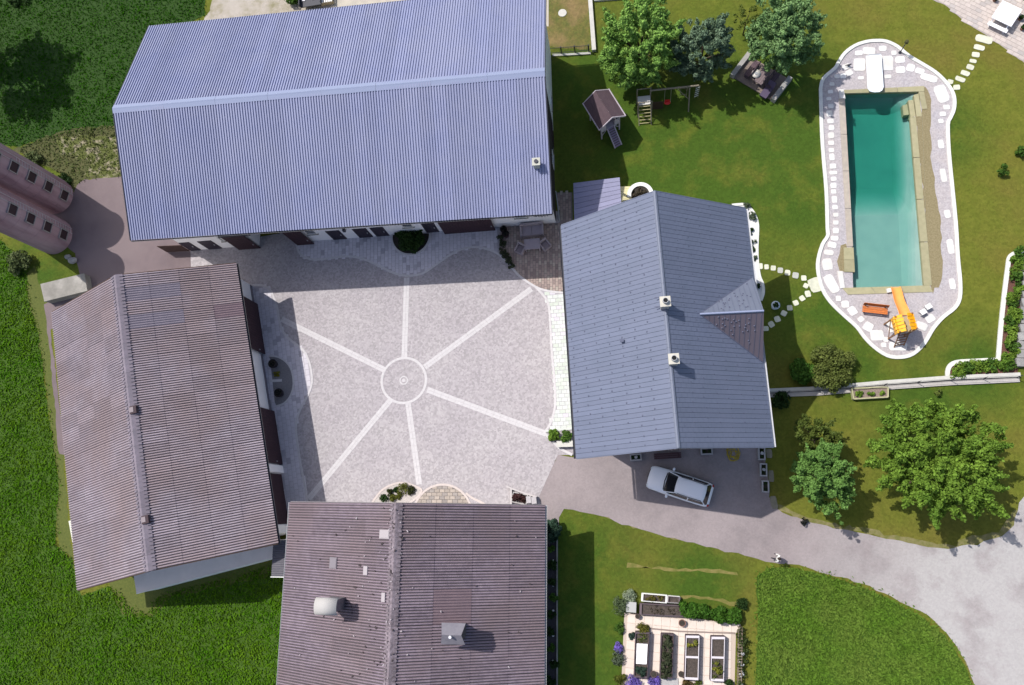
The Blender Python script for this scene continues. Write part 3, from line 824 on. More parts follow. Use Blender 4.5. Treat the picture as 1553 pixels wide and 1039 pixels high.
# east dormer: a cross gable, ridge level, two triangular slopes and a gable wall
ap, pk = P(1061, 477, 10.43), P(1158, 472, 10.43); nE, sE = P(1141.5, 421, 7.50), P(1157, 550, 7.50)
gn = (pk - ap).normalized(); pk = ap + gn * (pk - ap).length
up_ = Vector((0, 0, .10))
for nm, e, mt in (('dormer_roof', nE, M('dormer_metal', (0.146, 0.164, 0.220), (0.136, 0.153, 0.206), scale=.8, rough=.45)), ('dormer_roof', sE, M('dormer_metal_brown', (0.139, 0.115, 0.139), (0.124, 0.105, 0.131), scale=.8, rough=.5))):  # south slope darker and browner than the north one
    b = MB(); q = [ap + up_, pk + up_, e + up_]
    nn = (q[1] - q[0]).cross(q[2] - q[0]); nn = nn.normalized() * (1 if nn.z > 0 else -1)
    b.add(q + [v - nn * .12 for v in q], [(0, 1, 2), (3, 5, 4), (0, 3, 4, 1), (1, 4, 5, 2), (2, 5, 3, 0)])
    o = b.build(nm, mt, ht, world=True, fix=True)
    # seams running down the slope
    b = MB(); ax = (q[1] - q[0]).normalized(); dn = (q[2] - q[1]); dn = (dn - ax * dn.dot(ax)); L = (q[1] - q[0]).length; full = dn.length; dn.normalize()
    off = (q[2] - q[0]).dot(ax); x = .25
    while x < L - .05:
        l = full * min(1, x / off) if x <= off else full
        c0 = q[0] + ax * x + nn * .012; c1 = c0 + dn * max(.05, l - .06); pz = ax * .012
        b.hexa([c0 - pz - nn * .02, c1 - pz - nn * .02, c1 + pz - nn * .02, c0 + pz - nn * .02], [c0 - pz + nn * .012, c1 - pz + nn * .012, c1 + pz + nn * .012, c0 + pz + nn * .012]); x += .32
    b.build('seam', dark_joint if e is sE else house_metal, o, world=True)
    b = MB()
    for k in range(26):
        x = random.uniform(1.0, L - .3); l = full * min(1, x / off) * random.uniform(.15, .92); c = q[0] + ax * x + dn * l + nn * .03; b.box(c, (.07, .07, .06))
    sg = b.build('dormer_guard', dark_joint, o, world=True)
b = MB(); e0, e1 = nE + (ap - pk).normalized() * .6, sE + (ap - pk).normalized() * .6; p0 = pk + (ap - pk).normalized() * .6 - up_
q = [Vector((e0.x, e0.y, 0)), Vector((e1.x, e1.y, 0)), e1 - up_, p0, e0 - up_]; bk = (ap - pk).normalized() * 1.2
b.add(q + [v + bk for v in q], [(0, 1, 2, 3, 4), (9, 8, 7, 6, 5)] + [(i, 5 + i, 5 + (i + 1) % 5, (i + 1) % 5) for i in range(5)])
b.build('dormer_wall', plaster, ht, world=True, fix=True)
b = MB(); b.tube([ap + up_ * 1.2, pk + up_ * 1.2], .07, 6); b.build('dormer_ridge', metal_cap, ht, world=True)
for e in (nE, sE):
    b = MB(); b.tube([ap + up_ * .9, e + up_ * .9], .035, 5); b.build('valley', dark_joint, ht, world=True)
# chimneys
cap_m = M('chimney_cap', (.52, .50, .44), (.46, .44, .38), scale=6)
for a in ((1009, 457), (1022, 544)):
    c = hi_ @ P(*a, 13.0); zt = 13.0
    b = MB(); b.box((c.x, c.y, zt - .95), (.50, .50, 1.7)); o = b.build('chimney', M('chimney_render', (.38, .37, .36)), ht)
    b = MB(); b.box((c.x, c.y, zt - .05), (.64, .64, .10)); b.build('chimney_cap', cap_m, o)
    b = MB(); b.tube([(c.x, c.y, zt), (c.x, c.y, zt + .28)], .17, 14); b.build('flue', zinc, o)
    b = MB(); b.cyl((c.x, c.y), .14, .14, zt + .281, zt + .286, 14); b.build('flue_mouth', M('soot', (.008, .008, .008)), o)
c = hi_ @ P(943, 520, 9.6); zz = roof_z(c.y, hHW, hZE, hZR); b = MB(); b.tube([(c.x, c.y, zz - .1), (c.x, c.y, zz + .3)], .07, 8); b.box((c.x, c.y, zz + .32), (.2, .24, .06)); b.build('roof_vent', dark_joint, ht)
for k in range(2):
    c = hi_ @ P(999, 450 + 14 * k, 12.2); b = MB(); b.box((c.x, c.y, 12.04), (.05, .5, .03)); b.build('roof_step', dark_joint, ht)
# south gable: balcony with flower boxes, windows, doors
m_h = root_matrix(ht)
A, B = m_h @ Vector((foot[0][0], foot[3][1], 0)), m_h @ Vector((foot[0][0], foot[0][1], 0)); fh = Face(A, B); fw = (B - A).length
for u in (1.0, 5.2, 8.2): fh.window(ht, u, u + 1.2, 1.0, 2.3)
fh.door(ht, 3.2, 4.4, 2.15, wood_dk)
for u in (1.2, 4.6, 7.6): fh.window(ht, u, u + 1.1, 3.7, 5.0)
b = MB(); fh.slab(b, 2.4, 8.0, 5.3, 5.45, 0.0, .95); bal = b.build('balcony', wood_pale, ht, world=True)
b = MB()
for k in range(20): fh.slab(b, 2.4 + k * .285, 2.55 + k * .285, 5.46, 6.3, .88, .92)
fh.slab(b, 2.4, 8.0, 6.3, 6.38, .84, .96); b.build('railing', wood_pale, bal, world=True)
b = MB()
for k in range(6): fh.slab(b, 2.5 + k * .93, 3.35 + k * .93, 6.1, 6.3, .97, 1.14)
b.build('flower_box', M('box_pale', (.5, .47, .42)), bal, world=True)
cen = [tuple(fh.w(2.55 + k * .18, 6.36, 1.06)) for k in range(30)]; v, f = leaves(cen, [.14] * 30, 900, .07)
iv = m_h.inverted(); v = np.array([tuple(iv @ Vector(q)) for q in v]); put('flowers', arr_mesh('flowers', v, f, leafmat('balcony_flowers', (.45, .30, .32), (.35, .32, .25), .4)), bal)
A, B = m_h @ Vector((foot[3][0], foot[3][1], 0)), m_h @ Vector((foot[2][0], foot[2][1], 0)); fw_ = Face(B, A)
for u in (1.5, 5.0, 9.5): fw_.window(ht, u, u + 1.2, 1.0, 2.3); fw_.window(ht, u, u + 1.2, 3.9, 5.1)
fw_.door(ht, 7.4, 8.6, 2.15, wood_dk)
A, B = m_h @ Vector((foot[0][0], foot[0][1], 0)), m_h @ Vector((foot[1][0], foot[1][1], 0)); fe_ = Face(A, B)
for u in (1.2, 10.8): fe_.window(ht, u, u + 1.3, 1.0, 2.3); fe_.window(ht, u, u + 1.3, 3.9, 5.1)

# ---- west barn with fibre-cement roof
wt = thing('cattle_barn', 'white barn with maroon doors under a wavy pinkish grey roof', 'barn', (-33.84, 6.32, 0), R(12.7 + 90))
wHL, wHW, wZE, wZR = 10.68, 7.64, 4.73, 8.15


def fibre_roof(t, hl, hw, ze, zr, cols, rowsn, mt, special=()):
    deck(t, hl, hw, ze, zr); ln = math.hypot(hw, zr - ze); w_ = 2 * hl / cols; rl = ln / rowsn
    mes = {}
    for s in (-1, 1):
        for i in range(cols):
            for j in range(rowsn):
                mm = mt
                for (ss, i0, i1, j0, j1, m2) in special:
                    if ss == s and i0 <= i <= i1 and j0 <= j <= j1: mm = m2
                if mm.name not in mes: mes[mm.name] = wave_mesh('roof_sheet', w_ - .003, rl + .06, .177, .082, mm, trough_mt=trough_dark if mm in (fibre_w, fibre_s) else None)
                mx, _ = slope_mtx(s, -hl + i * w_, hw, ze, zr)
                tilt = Matrix.Rotation(-.008 + random.uniform(-.0015, .0015), 4, 'X')
                put('roof_sheet', mes[mm.name], t, mx @ Matrix.Translation((random.uniform(-.006, .006), j * rl - .03, .045)) @ tilt)


# slope -1 is the east side; columns run from the south end for -1
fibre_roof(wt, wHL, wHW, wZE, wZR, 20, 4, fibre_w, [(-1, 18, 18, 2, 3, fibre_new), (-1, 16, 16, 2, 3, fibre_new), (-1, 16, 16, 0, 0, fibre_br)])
ridge_pieces(wt, wHL + .02, wHW, wZE, wZR, .46, 1.07, M('ridge_fibre', (0.204, 0.174, 0.209), (0.163, 0.144, 0.170), scale=3, rough=.9, rand=.1), .12, ribs=4)
gutter(wt, wHL, wHW, wZE, dark_metal, -1, .08); barge(wt, wHL, wHW, wZE, wZR, wood_dk, th=.04)
wi = root_matrix(wt).inverted(); fw2 = Face(P(411, 622.5), P(385.4, 458)); fw2 = Face(P(385.4, 458), P(411, 622.5))
fw2.n = -fw2.n if fw2.n.x < 0 else fw2.n
V = lambda x, y: fw2.at(x, y)[0]
a0, a1 = wi @ fw2.w(-1.45, 0), wi @ fw2.w(18.95, 0)
wall_body(wt, [(a1.x, a1.y), (a0.x, a0.y), (a0.x, wHW - .7), (a1.x, wHW - .7)], wHW, wZE, wZR, plaster)
for (a, c, zz) in (((390, 461), (401.5, 537), 3.1), ((415.5, 623.5), (427, 704), 3.1)):
    g = Face(fw2.w(0, 0, .25), fw2.w(10, 0, .25)); g.n = fw2.n; g.door(wt, g.at(*a)[0], g.at(*c)[0], zz, door_m, out=.04, name='sliding_door', boards=.22)
    b = MB(); fw2.slab(b, g.at(*a)[0] - .5, g.at(*c)[0] + .5, zz + .02, zz + .16, 0, .31); b.build('door_rail', dark_metal, wt, world=True)
fw2.door(wt, 14.35, 18.2, 3.0, door_m, out=.06, name='plank_gate', boards=.25, handle=False)
b = MB(); fw2.slab(b, 13.72, 14.3, .03, 3.1, .0, .27); b.build('buttress', plaster, wt, world=True); b = MB(); fw2.slab(b, 18.3, 18.9, .03, 3.1, 0, .25); b.build('buttress', plaster, wt, world=True)
b = MB(); fw2.slab(b, -1.4, .02, 0, .35, .0, .05); b.build('plinth', M('plinth_grey', (.17, .16, .19)), wt, world=True); b = MB(); fw2.slab(b, 4.55, 9.3, 0, .35, .0, .05); b.build('plinth', M('plinth_grey', (.17, .16, .19)), wt, world=True)
# little dark vents by the ridge
for a in ((204.5, 622), (223, 788)):
    c = wi @ P(*a, 8.1); zz = roof_z(c.y, wHW, wZE, wZR)
    b = MB(); b.box((c.x, c.y, zz + .12), (.55, .5, .36)); o = b.build('roof_vent', M('vent_dark', (.06, .04, .045)), wt)
    b = MB(); b.box((c.x + .02, c.y + .1, zz + .31), (.36, .3, .03)); b.build('vent_lid', M('vent_lid_grey', (.25, .21, .22)), o)
# low annex along the south gable, with a flat light roof
an0, an1, an2, an3 = P(207, 900.5, 2.6), P(415, 846, 2.6), P(420, 818, 2.6), P(202, 868, 2.6)
at_ = thing('annex', 'low flat roofed annex along the south gable of the cattle barn', 'annex', ((an0 + an1) / 2)[:2] + (0,), 0)
b = MB(); b.prism([an0, an1, an2, an3], 2.45, 2.6); b.build('roof', M('annex_roof', (.74, .655, .62), (.66, .585, .555), scale=1.2, rand=0, bump=.2, c3=(.68, .61, .58), s3=.8), at_, world=True)
ins = lambda p, k: p + ((an0 + an1 + an2 + an3) / 4 - p) * k
b = MB(); b.prism([ins(p, .03) for p in (an0, an1, an2, an3)], 0, 2.449); b.build('wall', plaster, at_, world=True)
b = MB(); strip(b, [an0, an1], .05, 2.42, 2.63); b.build('roof_edge', white_p, at_, world=True)
# small white lean-to on the west side
l0, l1 = P(105, 790, 2.5), P(111, 823, 2.5)
lt = thing('lean_to', 'small white lean-to showing past the west eave of the cattle barn', 'lean-to', ((l0 + l1) / 2)[:2] + (0,), 0)
dv = Vector((1.2, .27, 0)); b = MB(); b.prism([l0, l1, l1 + dv, l0 + dv], 0, 2.4); b.build('wall', plaster, lt, world=True)
b = MB(); b.prism([l0 - dv * .05, l1 - dv * .05, l1 + dv, l0 + dv], 2.401, 2.5); b.build('roof', M('leanto_roof', (.6, .6, .52)), lt, world=True)

# ---- south barn, running out of the frame
st = thing('farm_barn', 'wide mossy fibre cement roofed barn below the courtyard with two hooded chimneys', 'barn', (-14.12, .33 - 9.5, 0), R(-.75 + 90))
sHL, sHW, sZE, sZR = 9.5, 8.92, 5.58, 10.17
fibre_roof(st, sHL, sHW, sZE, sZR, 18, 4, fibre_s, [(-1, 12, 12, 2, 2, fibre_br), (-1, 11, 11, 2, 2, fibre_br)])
ridge_pieces(st, sHL + .02, sHW, sZE, sZR, .40, 1.05, M('ridge_fibre_mossy', (0.238, 0.199, 0.225), (0.133, 0.109, 0.123), scale=6, rough=.95, rand=.15), .12, ribs=4)
gutter(st, sHL, sHW, sZE, zinc, -1); gutter(st, sHL, sHW, sZE, zinc, 1); barge(st, sHL, sHW, sZE, sZR, M('barge_grey', (.2, .18, .19)))
si = root_matrix(st).inverted()
wall_body(st, [(-sHL + .8, -sHW + 1.0), (sHL - .9, -sHW + 1.0), (sHL - .9, sHW - 1.0), (-sHL + .8, sHW - 1.0)], sHW, sZE, sZR, plaster)
ms = root_matrix(st); A, B = ms @ Vector((sHL - .9, -sHW + 1, 0)), ms @ Vector((sHL - .9, sHW - 1, 0)); fn = Face(A, B)
for u in (1.4, 11.0): fn.window(st, u, u + 1.2, 1.1, 2.3)
fn.door(st, 5.6, 7.6, 2.3, door_m)
A, B = ms @ Vector((-sHL + .8, -sHW + 1, 0)), ms @ Vector((sHL - .9, -sHW + 1, 0)); fs2 = Face(A, B)
for u in (3, 7, 11, 14.5): fs2.window(st, u, u + 1.2, 1.1, 2.3)
# west chimney with a bent sheet-metal hood
c = si @ P(513, 914, 8.3); zz = roof_z(c.y, sHW, sZE, sZR); zt = zz + 2.3
b = MB(); b.box((c.x, c.y, (zz + zt) / 2 - .2), (.72, .95, zt - zz + .3)); ch = b.build('chimney', M('chimney_grey', (.20, .18, .19), (.16, .145, .15), scale=4), st)
b = MB(); nseg = 12; r = .52
for sg, rr in ((1, r), (-1, r - .03)):
    for k in range(nseg + 1):
        q = math.pi * k / nseg
        for y in (-.72, .72): b.v.append((c.x + rr * math.cos(q), c.y + y, zt - .05 + rr * .75 * math.sin(q)))
for k in range(nseg):
    i = 2 * k; j = i + 2 * (nseg + 1); b.f += [(i, i + 1, i + 3, i + 2), (j, j + 2, j + 3, j + 1), (i, i + 2, j + 2, j), (i + 1, j + 1, j + 3, i + 3)]; b.m += [0] * 4
b.build('chimney_hood', M('hood_sheet', (.40, .385, .37), rough=.75), ch, smooth=True, fix=True)
# east chimney with a folded dark hood
c = si @ P(693, 957, 8.6); zz = roof_z(c.y, sHW, sZE, sZR); zt = zz + 1.45
b = MB(); b.box((c.x, c.y, (zz + zt) / 2 - .3), (.8, .95, zt - zz + .5)); ch = b.build('chimney', M('chimney_dark', (.10, .09, .10)), st)
hm = M('hood_slate', (.20, .19, .215), (.17, .16, .185), scale=3, rough=.5)
b = MB()
for sx in (-1, 1):
    b.hexa([(c.x + sx * .62, c.y - .75, zt), (c.x + sx * .62, c.y + .75, zt), (c.x, c.y + .6, zt + .55), (c.x, c.y - .6, zt + .55)], [(c.x + sx * .62, c.y - .75, zt + .04), (c.x + sx * .62, c.y + .75, zt + .04), (c.x, c.y + .6, zt + .6), (c.x, c.y - .6, zt + .6)])
b.build('chimney_hood', hm, ch, fix=True)
b = MB(); b.tube([(c.x - .1, c.y + .05, zt + .4), (c.x - .1, c.y + .05, zt + .8)], .09, 10); b.build('flue', M('bright_steel', (.8, .8, .82), rough=.3, metal=.6), ch)
# lichen and moss clumps, thickest along the ridge
for nm, mt, cnt in (('lichen', M('lichen_pale', (.36, .32, .34)), 60), ('moss_clump', M('moss_dark', (.05, .04, .042)), 70)):
    b = MB()
    for k in range(cnt):
        v_ = random.choice((random.gauss(0, .5), random.uniform(-.95, .95) * sHW, abs(random.gauss(1.2, 1.6)))); u_ = random.uniform(-2.5, 9.3); e_ = random.uniform(.03, .075) * (1.5 if nm == 'moss_clump' and k % 4 == 0 else 1)
        if abs(v_) > sHW - .3: continue
        b.box((u_, v_, roof_z(v_, sHW, sZE, sZR) + (.16 if abs(v_) > .5 else .19)), (e_, e_ * random.uniform(1, 2.2), .05), random.uniform(0, 3))
    o = b.build(nm, mt, st); o['kind'] = 'stuff'
# hatches and repaired spots
for a, dx, dy, mt, nm in (((500, 855), .72, .66, M('hatch_grey', (.20, .18, .20)), 'roof_hatch'), ((586, 810), .55, .85, M('hatch_pale', (.36, .325, .34)), 'roof_hatch'), ((552, 866), .55, .35, M('hatch_pale', (.36, .325, .34)), 'roof_patch'), ((584.5, 905), .55, .3, M('hatch_pale', (.36, .325, .34)), 'roof_patch')):
    s = 1; c = si @ P(*a, 8.6 if a[0] < 540 else 9.6); zz = roof_z(c.y, sHW, sZE, sZR); al = math.atan2(sZR - sZE, sHW)
    b = MB(); b.box((c.x, c.y, zz + .13), (dx, dy, .12), 0, ('X', -al)); o = b.build(nm, mt, st)
    if nm == 'roof_hatch': b = MB(); b.box((c.x, c.y, zz + .21), (dx * .8, dy * .8, .03), 0, ('X', -al)); b.build('hatch_lid', mt, o)

# ---- connecting roof between the two barns
cq = px([(412.5, 824), (440, 815), (440, 874), (411.6, 874)], 3.2)
ct = thing('link_roof', 'dark corrugated link roof between the two fibre cement barns', 'roof', (cq[0] + cq[2])[:2] and tuple(((cq[0] + cq[2]) / 2)[:2]) + (0,), 0)
ang = math.atan2(*(cq[1] - cq[0]).yx); L_ = 1.75; ci = root_matrix(ct).inverted()
me = wave_mesh('roof_sheet', 2.55 / 2, L_, .16, .05, M('link_sheet', (.13, .125, .145), (.11, .105, .125), scale=3, rough=.8))
for k in range(2):
    o = put('roof_sheet', me, ct, ci @ Matrix.Translation(cq[3] + Vector((0, k * 2.55 / 2 + 2.55 / 2, 0))) @ Matrix.Rotation(R(-90), 4, 'Z'))
b = MB(); b.box(tuple(cq[3] + Vector((.8, -.05, -.08))), (1.75, .06, .14)); b.build('fascia', white_p, ct, world=True)
b = MB()
for k in range(2): b.box(tuple(Vector((cq[3].x + .15 + k * 1.2, cq[3].y + .05, 1.55))), (.1, .1, 3.1))
b.build('post', wood_dk, ct, world=True)

# ---- twin silos
silo_m = M('silo_concrete', (0.326, 0.211, 0.246), (0.211, 0.125, 0.151), scale=1.6, bump=.3, bscale=20, c3=(0.368, 0.276, 0.307), s3=.5, detail=9, rough=.92, zs=.16)
for (a, lab, up) in (((84, 359), 'weathered round concrete silo nearer the flat concrete tank', 9.6), ((85.6, 299), 'weathered round concrete silo farther from the flat concrete tank', 9.5)):
    c = P(*a); t = thing('silo', lab, 'silo', c, 0, 'twin concrete silos')
    b = MB(); n = 40; zs_ = [0, up]
    prf = []
    for k in range(8): prf += [(up * k / 8, 1.60), (up * (k + 1) / 8 - .05, 1.60), (up * (k + 1) / 8 - .04, 1.585), (up * (k + 1) / 8 - .01, 1.585)]
    for k, (z, r_) in enumerate(prf):
        for j in range(n): b.v.append((r_ * math.cos(2 * math.pi * j / n), r_ * math.sin(2 * math.pi * j / n), z))
        if k:
            for j in range(n): b.f.append(((k - 1) * n + j, (k - 1) * n + (j + 1) % n, k * n + (j + 1) % n, k * n + j)); b.m.append(0)
    b.build('shell', silo_m, t, smooth=False)
    b = MB(); b.cyl((0, 0), 1.68, 1.68, up, up + .12, n); b.cyl((0, 0), 1.6, .2, up + .121, up + .7, n); b.build('roof', M('silo_roof', (.16, .14, .145), rough=.7), t)
    an = math.atan2(-c.y, -c.x) + .30
    for k in range(6):
        z = .70 + k * 1.95
        if z + .5 > up: break
        b = MB(); ca = Vector((math.cos(an), math.sin(an), 0)); cb = Vector((-ca.y, ca.x, 0)); q = ca * 1.6 + Vector((0, 0, z))
        b.hexa([q - cb * .40 - ca * .2, q - cb * .40 + ca * .045, q + cb * .40 + ca * .045, q + cb * .40 - ca * .2], [v + Vector((0, 0, .82)) for v in (q - cb * .40 - ca * .2, q - cb * .40 + ca * .045, q + cb * .40 + ca * .045, q + cb * .40 - ca * .2)])
        h_ = b.build('hatch', M('silo_hatch', (.035, .02, .025), rough=.8), t, fix=True)
        b = MB()
        for sg in (-1, 1): q2 = q + cb * sg * .44 + ca * .05 + Vector((0, 0, .36)); b.box(q2, (.12, .07, .8), an)
        for zz in (-.03, .85): b.box(q + ca * .05 + Vector((0, 0, zz)), (.12, .96, .07), an)
        b.build('hatch_frame', M('silo_frame', (.28, .25, .25)), h_)
    b = MB(); q = Vector((math.cos(an + .35), math.sin(an + .35), 0)) * 1.72
    for sg in (-.14, .14): b.tube([q + Vector((-q.y, q.x, 0)) * sg + Vector((0, 0, .2)), q + Vector((-q.y, q.x, 0)) * sg + Vector((0, 0, up))], .018, 5)
    for k in range(22): b.tube([q - Vector((-q.y, q.x, 0)) * .14 + Vector((0, 0, .4 + k * .31)), q + Vector((-q.y, q.x, 0)) * .14 + Vector((0, 0, .4 + k * .31))], .014, 4)
    b.build('ladder', zinc, t)
tk = px([(62, 431), (127.5, 415), (132, 441), (68, 457)], .8)
t = thing('concrete_tank', 'flat topped rectangular concrete tank between the silos and the cattle barn', 'tank', ((tk[0] + tk[2]) / 2)[:2] + (0,))
b = MB(); b.prism(tk, 0, .7); b.build('wall', concrete, t, world=True)
b = MB(); b.prism([p + (p - (tk[0] + tk[2]) / 2) * .02 for p in tk], .701, .82); b.build('lid', concrete, t, world=True)

# ---- metal canopy and pale deck between barn and house
cq = px([(869.5, 277.5), (939.7, 268.8), (942.5, 312), (871, 334)], 2.8)
t = thing('canopy', 'flat blue grey seamed metal canopy half in barn shadow', 'canopy', ((cq[0] + cq[2]) / 2)[:2] + (0,))
cm = M('canopy_metal', (.24, .24, .36), (.22, .22, .33), rand=.06, rough=.5); nP = 7
for k in range(nP):
    f0, f1 = k / nP, (k + 1) / nP
    q = [cq[0].lerp(cq[3], f0), cq[1].lerp(cq[2], f0), cq[1].lerp(cq[2], f1), cq[0].lerp(cq[3], f1)]
    g = .012; q = [q[0] + Vector((0, -g, 0)), q[1] + Vector((0, -g, 0)), q[2] + Vector((0, g, 0)), q[3] + Vector((0, g, 0))]
    b = MB(); b.hexa([v - Vector((0, 0, .04)) for v in (q[3], q[2], q[1], q[0])], [q[3], q[2], q[1], q[0]]); b.build('metal_panel', cm, t, world=True)
b = MB(); b.prism(cq, 2.58, 2.755)
for v in cq: u = v + ((cq[0] + cq[2]) / 2 - v) * .08; b.prism([(u.x - .07, u.y - .07), (u.x + .07, u.y - .07), (u.x + .07, u.y + .07), (u.x - .07, u.y + .07)], 0, 2.579)
b.build('frame', dark_metal, t, world=True)
dq = px([(940, 283), (962.5, 282.5), (962.5, 312), (943, 318)], .3)
t = thing('wood_deck', 'small pale yellow plank deck beside the canopy', 'deck', ((dq[0] + dq[2]) / 2)[:2] + (0,)); nP = 9
py = M('pale_yellow_plank', (.66, .60, .36), (.58, .53, .32), scale=4, rand=.08)
for k in range(nP):
    q = [dq[0].lerp(dq[3], k / nP), dq[1].lerp(dq[2], k / nP), dq[1].lerp(dq[2], (k + .92) / nP), dq[0].lerp(dq[3], (k + .92) / nP)]
    b = MB(); b.prism(q, .02, .3); b.build('plank', py, t, world=True)
rc = P(971, 298); rr = (P(988, 298) - P(971, 298)).length
t = thing('planter_ring', 'white curved stone planter ring behind the house ridge end', 'planter', rc)
b = MB(); arc = [Vector((math.cos(a), math.sin(a), 0)) * rr for a in np.linspace(-.9, 3.3, 26)]; strip(b, arc, .30, 0, .42); b.build('wall', white_p, t)
b = MB(); b.cyl((0, 0), rr - .17, rr - .17, 0, .3, 24); b.build('soil', M('dark_soil', (.05, .042, .035), (.03, .026, .02), scale=8, bump=.6), t)
leaf_dk = leafmat('leaf_dark', (0.036, 0.070, 0.019), (0.022, 0.048, 0.014)); leaf_md = leafmat('leaf_mid', (0.083, 0.157, 0.026), (0.053, 0.118, 0.020)); leaf_lt = leafmat('leaf_light', (0.167, 0.260, 0.036), (0.102, 0.192, 0.026)); leaf_ol = leafmat('leaf_olive', (0.122, 0.157, 0.034), (0.079, 0.113, 0.024)); leaf_gy = leafmat('leaf_grey', (.11, .14, .09), (.07, .10, .06)); leaf_bl = leafmat('leaf_blue', (.045, .085, .055), (.028, .058, .038))
for k in range(3): a = k * 1.3 + .4; shrub('heather', ('rightmost', 'middle', 'leftmost')[k] + ' low dark brownish plant in the white planter ring', 'plant', rc + Vector((math.cos(a) * .4, math.sin(a) * .35, 0)), .3, .35, 260, .06, leafmat('heather_leaf', (.10, .08, .06), (.05, .05, .03)), 6, 'plants in the planter ring', z0=.3)
# a low wall and gate strip between barn and canopy
g0, g1 = P(843, 290, .9), P(848, 330, .9)
t = thing('side_gate', 'thin grey garden gate in the shade beside the barn corner', 'gate', (g0 + g1)[:2] and tuple(((g0 + g1) / 2)[:2]) + (0,))
b = MB(); b.tube([g0, g1], .035, 6); b.tube([g0 - Vector((0, 0, .75)), g1 - Vector((0, 0, .75))], .03, 6); b.build('rail', zinc, t, world=True)
for k in range(9): b = MB(); q = g0.lerp(g1, k / 8); b.tube([(q.x, q.y, 0.05), q], .018, 5); b.build('bar', zinc, t, world=True)

# ------------------------------------------------------------------ pool
pt = thing('pool_surround', None, None, (0, 0, 0), kind='structure')
pgrav = M('pool_gravel', (0.431, 0.400, 0.419), (0.339, 0.316, 0.332), scale=16, bump=.5, bscale=30, c3=(0.400, 0.362, 0.363), s3=.6, detail=6, cells=(11, .14))
sheet('gravel', pool_out, .012, pgrav, parent=pt, kind=None, hole=basin)
b = MB(); strip(b, pool_out, .26, .0, .10, True); b.build('kerb', M('white_kerb', (.66, .66, .62), (.58, .58, .545), scale=2.5, bump=.2, detail=8), pt, world=True)
bg_p = smooth_path(px([(1400, 140), (1404, 132), (1410, 145), (1413, 160), (1411.6, 188.5), (1414, 246), (1420, 292), (1425.5, 338.5), (1426, 350), (1430, 398), (1428, 427), (1417, 438), (1411, 434), (1401, 300), (1388, 177), (1397, 177)]), 2, True)
sheet('brown_gravel', bg_p, .016, M('brown_gravel', (.20, .165, .085), (.27, .225, .13), scale=9, bump=.7, bscale=28), parent=pt, kind=None, ragged=.05)
sheet('brown_gravel', px([(1270, 395), (1277, 375), (1284, 370), (1284, 410), (1272, 412)]), .016, _mats['brown_gravel'], parent=pt, kind=None, ragged=.05)
slab_m = M('white_flagstone', (.68, .675, .67), (.60, .595, .585), scale=3.5, rand=.09, bump=.25, bscale=18, detail=8, c3=(.62, .60, .56), s3=.9)


def stone(parent, name, cx, cy, w_, h_, rot=0, mt=slab_m, z0=.0, z1=.045, corners=9, jit=.05):
    c = P(cx, cy); sx = (P(cx + 1, cy) - c).length; a = w_ / 2 * sx; q = h_ / 2 * sx; pts = []
    for k in range(corners * 2):
        th = 2 * math.pi * (k + .5) / (corners * 2) + random.uniform(-.07, .07); e = random.uniform(5, 9)
        r = (1.0 if corners > 5 else 1) * (abs(math.cos(th)) ** e + abs(math.sin(th)) ** e) ** (-1 / e) * random.uniform(1 - jit, 1 + jit * .5)
        x, y = math.cos(th) * r * a, math.sin(th) * r * q; ro = -math.radians(rot)
        pts.append((c.x + x * math.cos(ro) - y * math.sin(ro), c.y + x * math.sin(ro) + y * math.cos(ro)))
    b = MB(); b.prism(pts, z0, z1 + random.uniform(-.006, .006), cap0=False); return b.build(name, mt, parent, world=True)


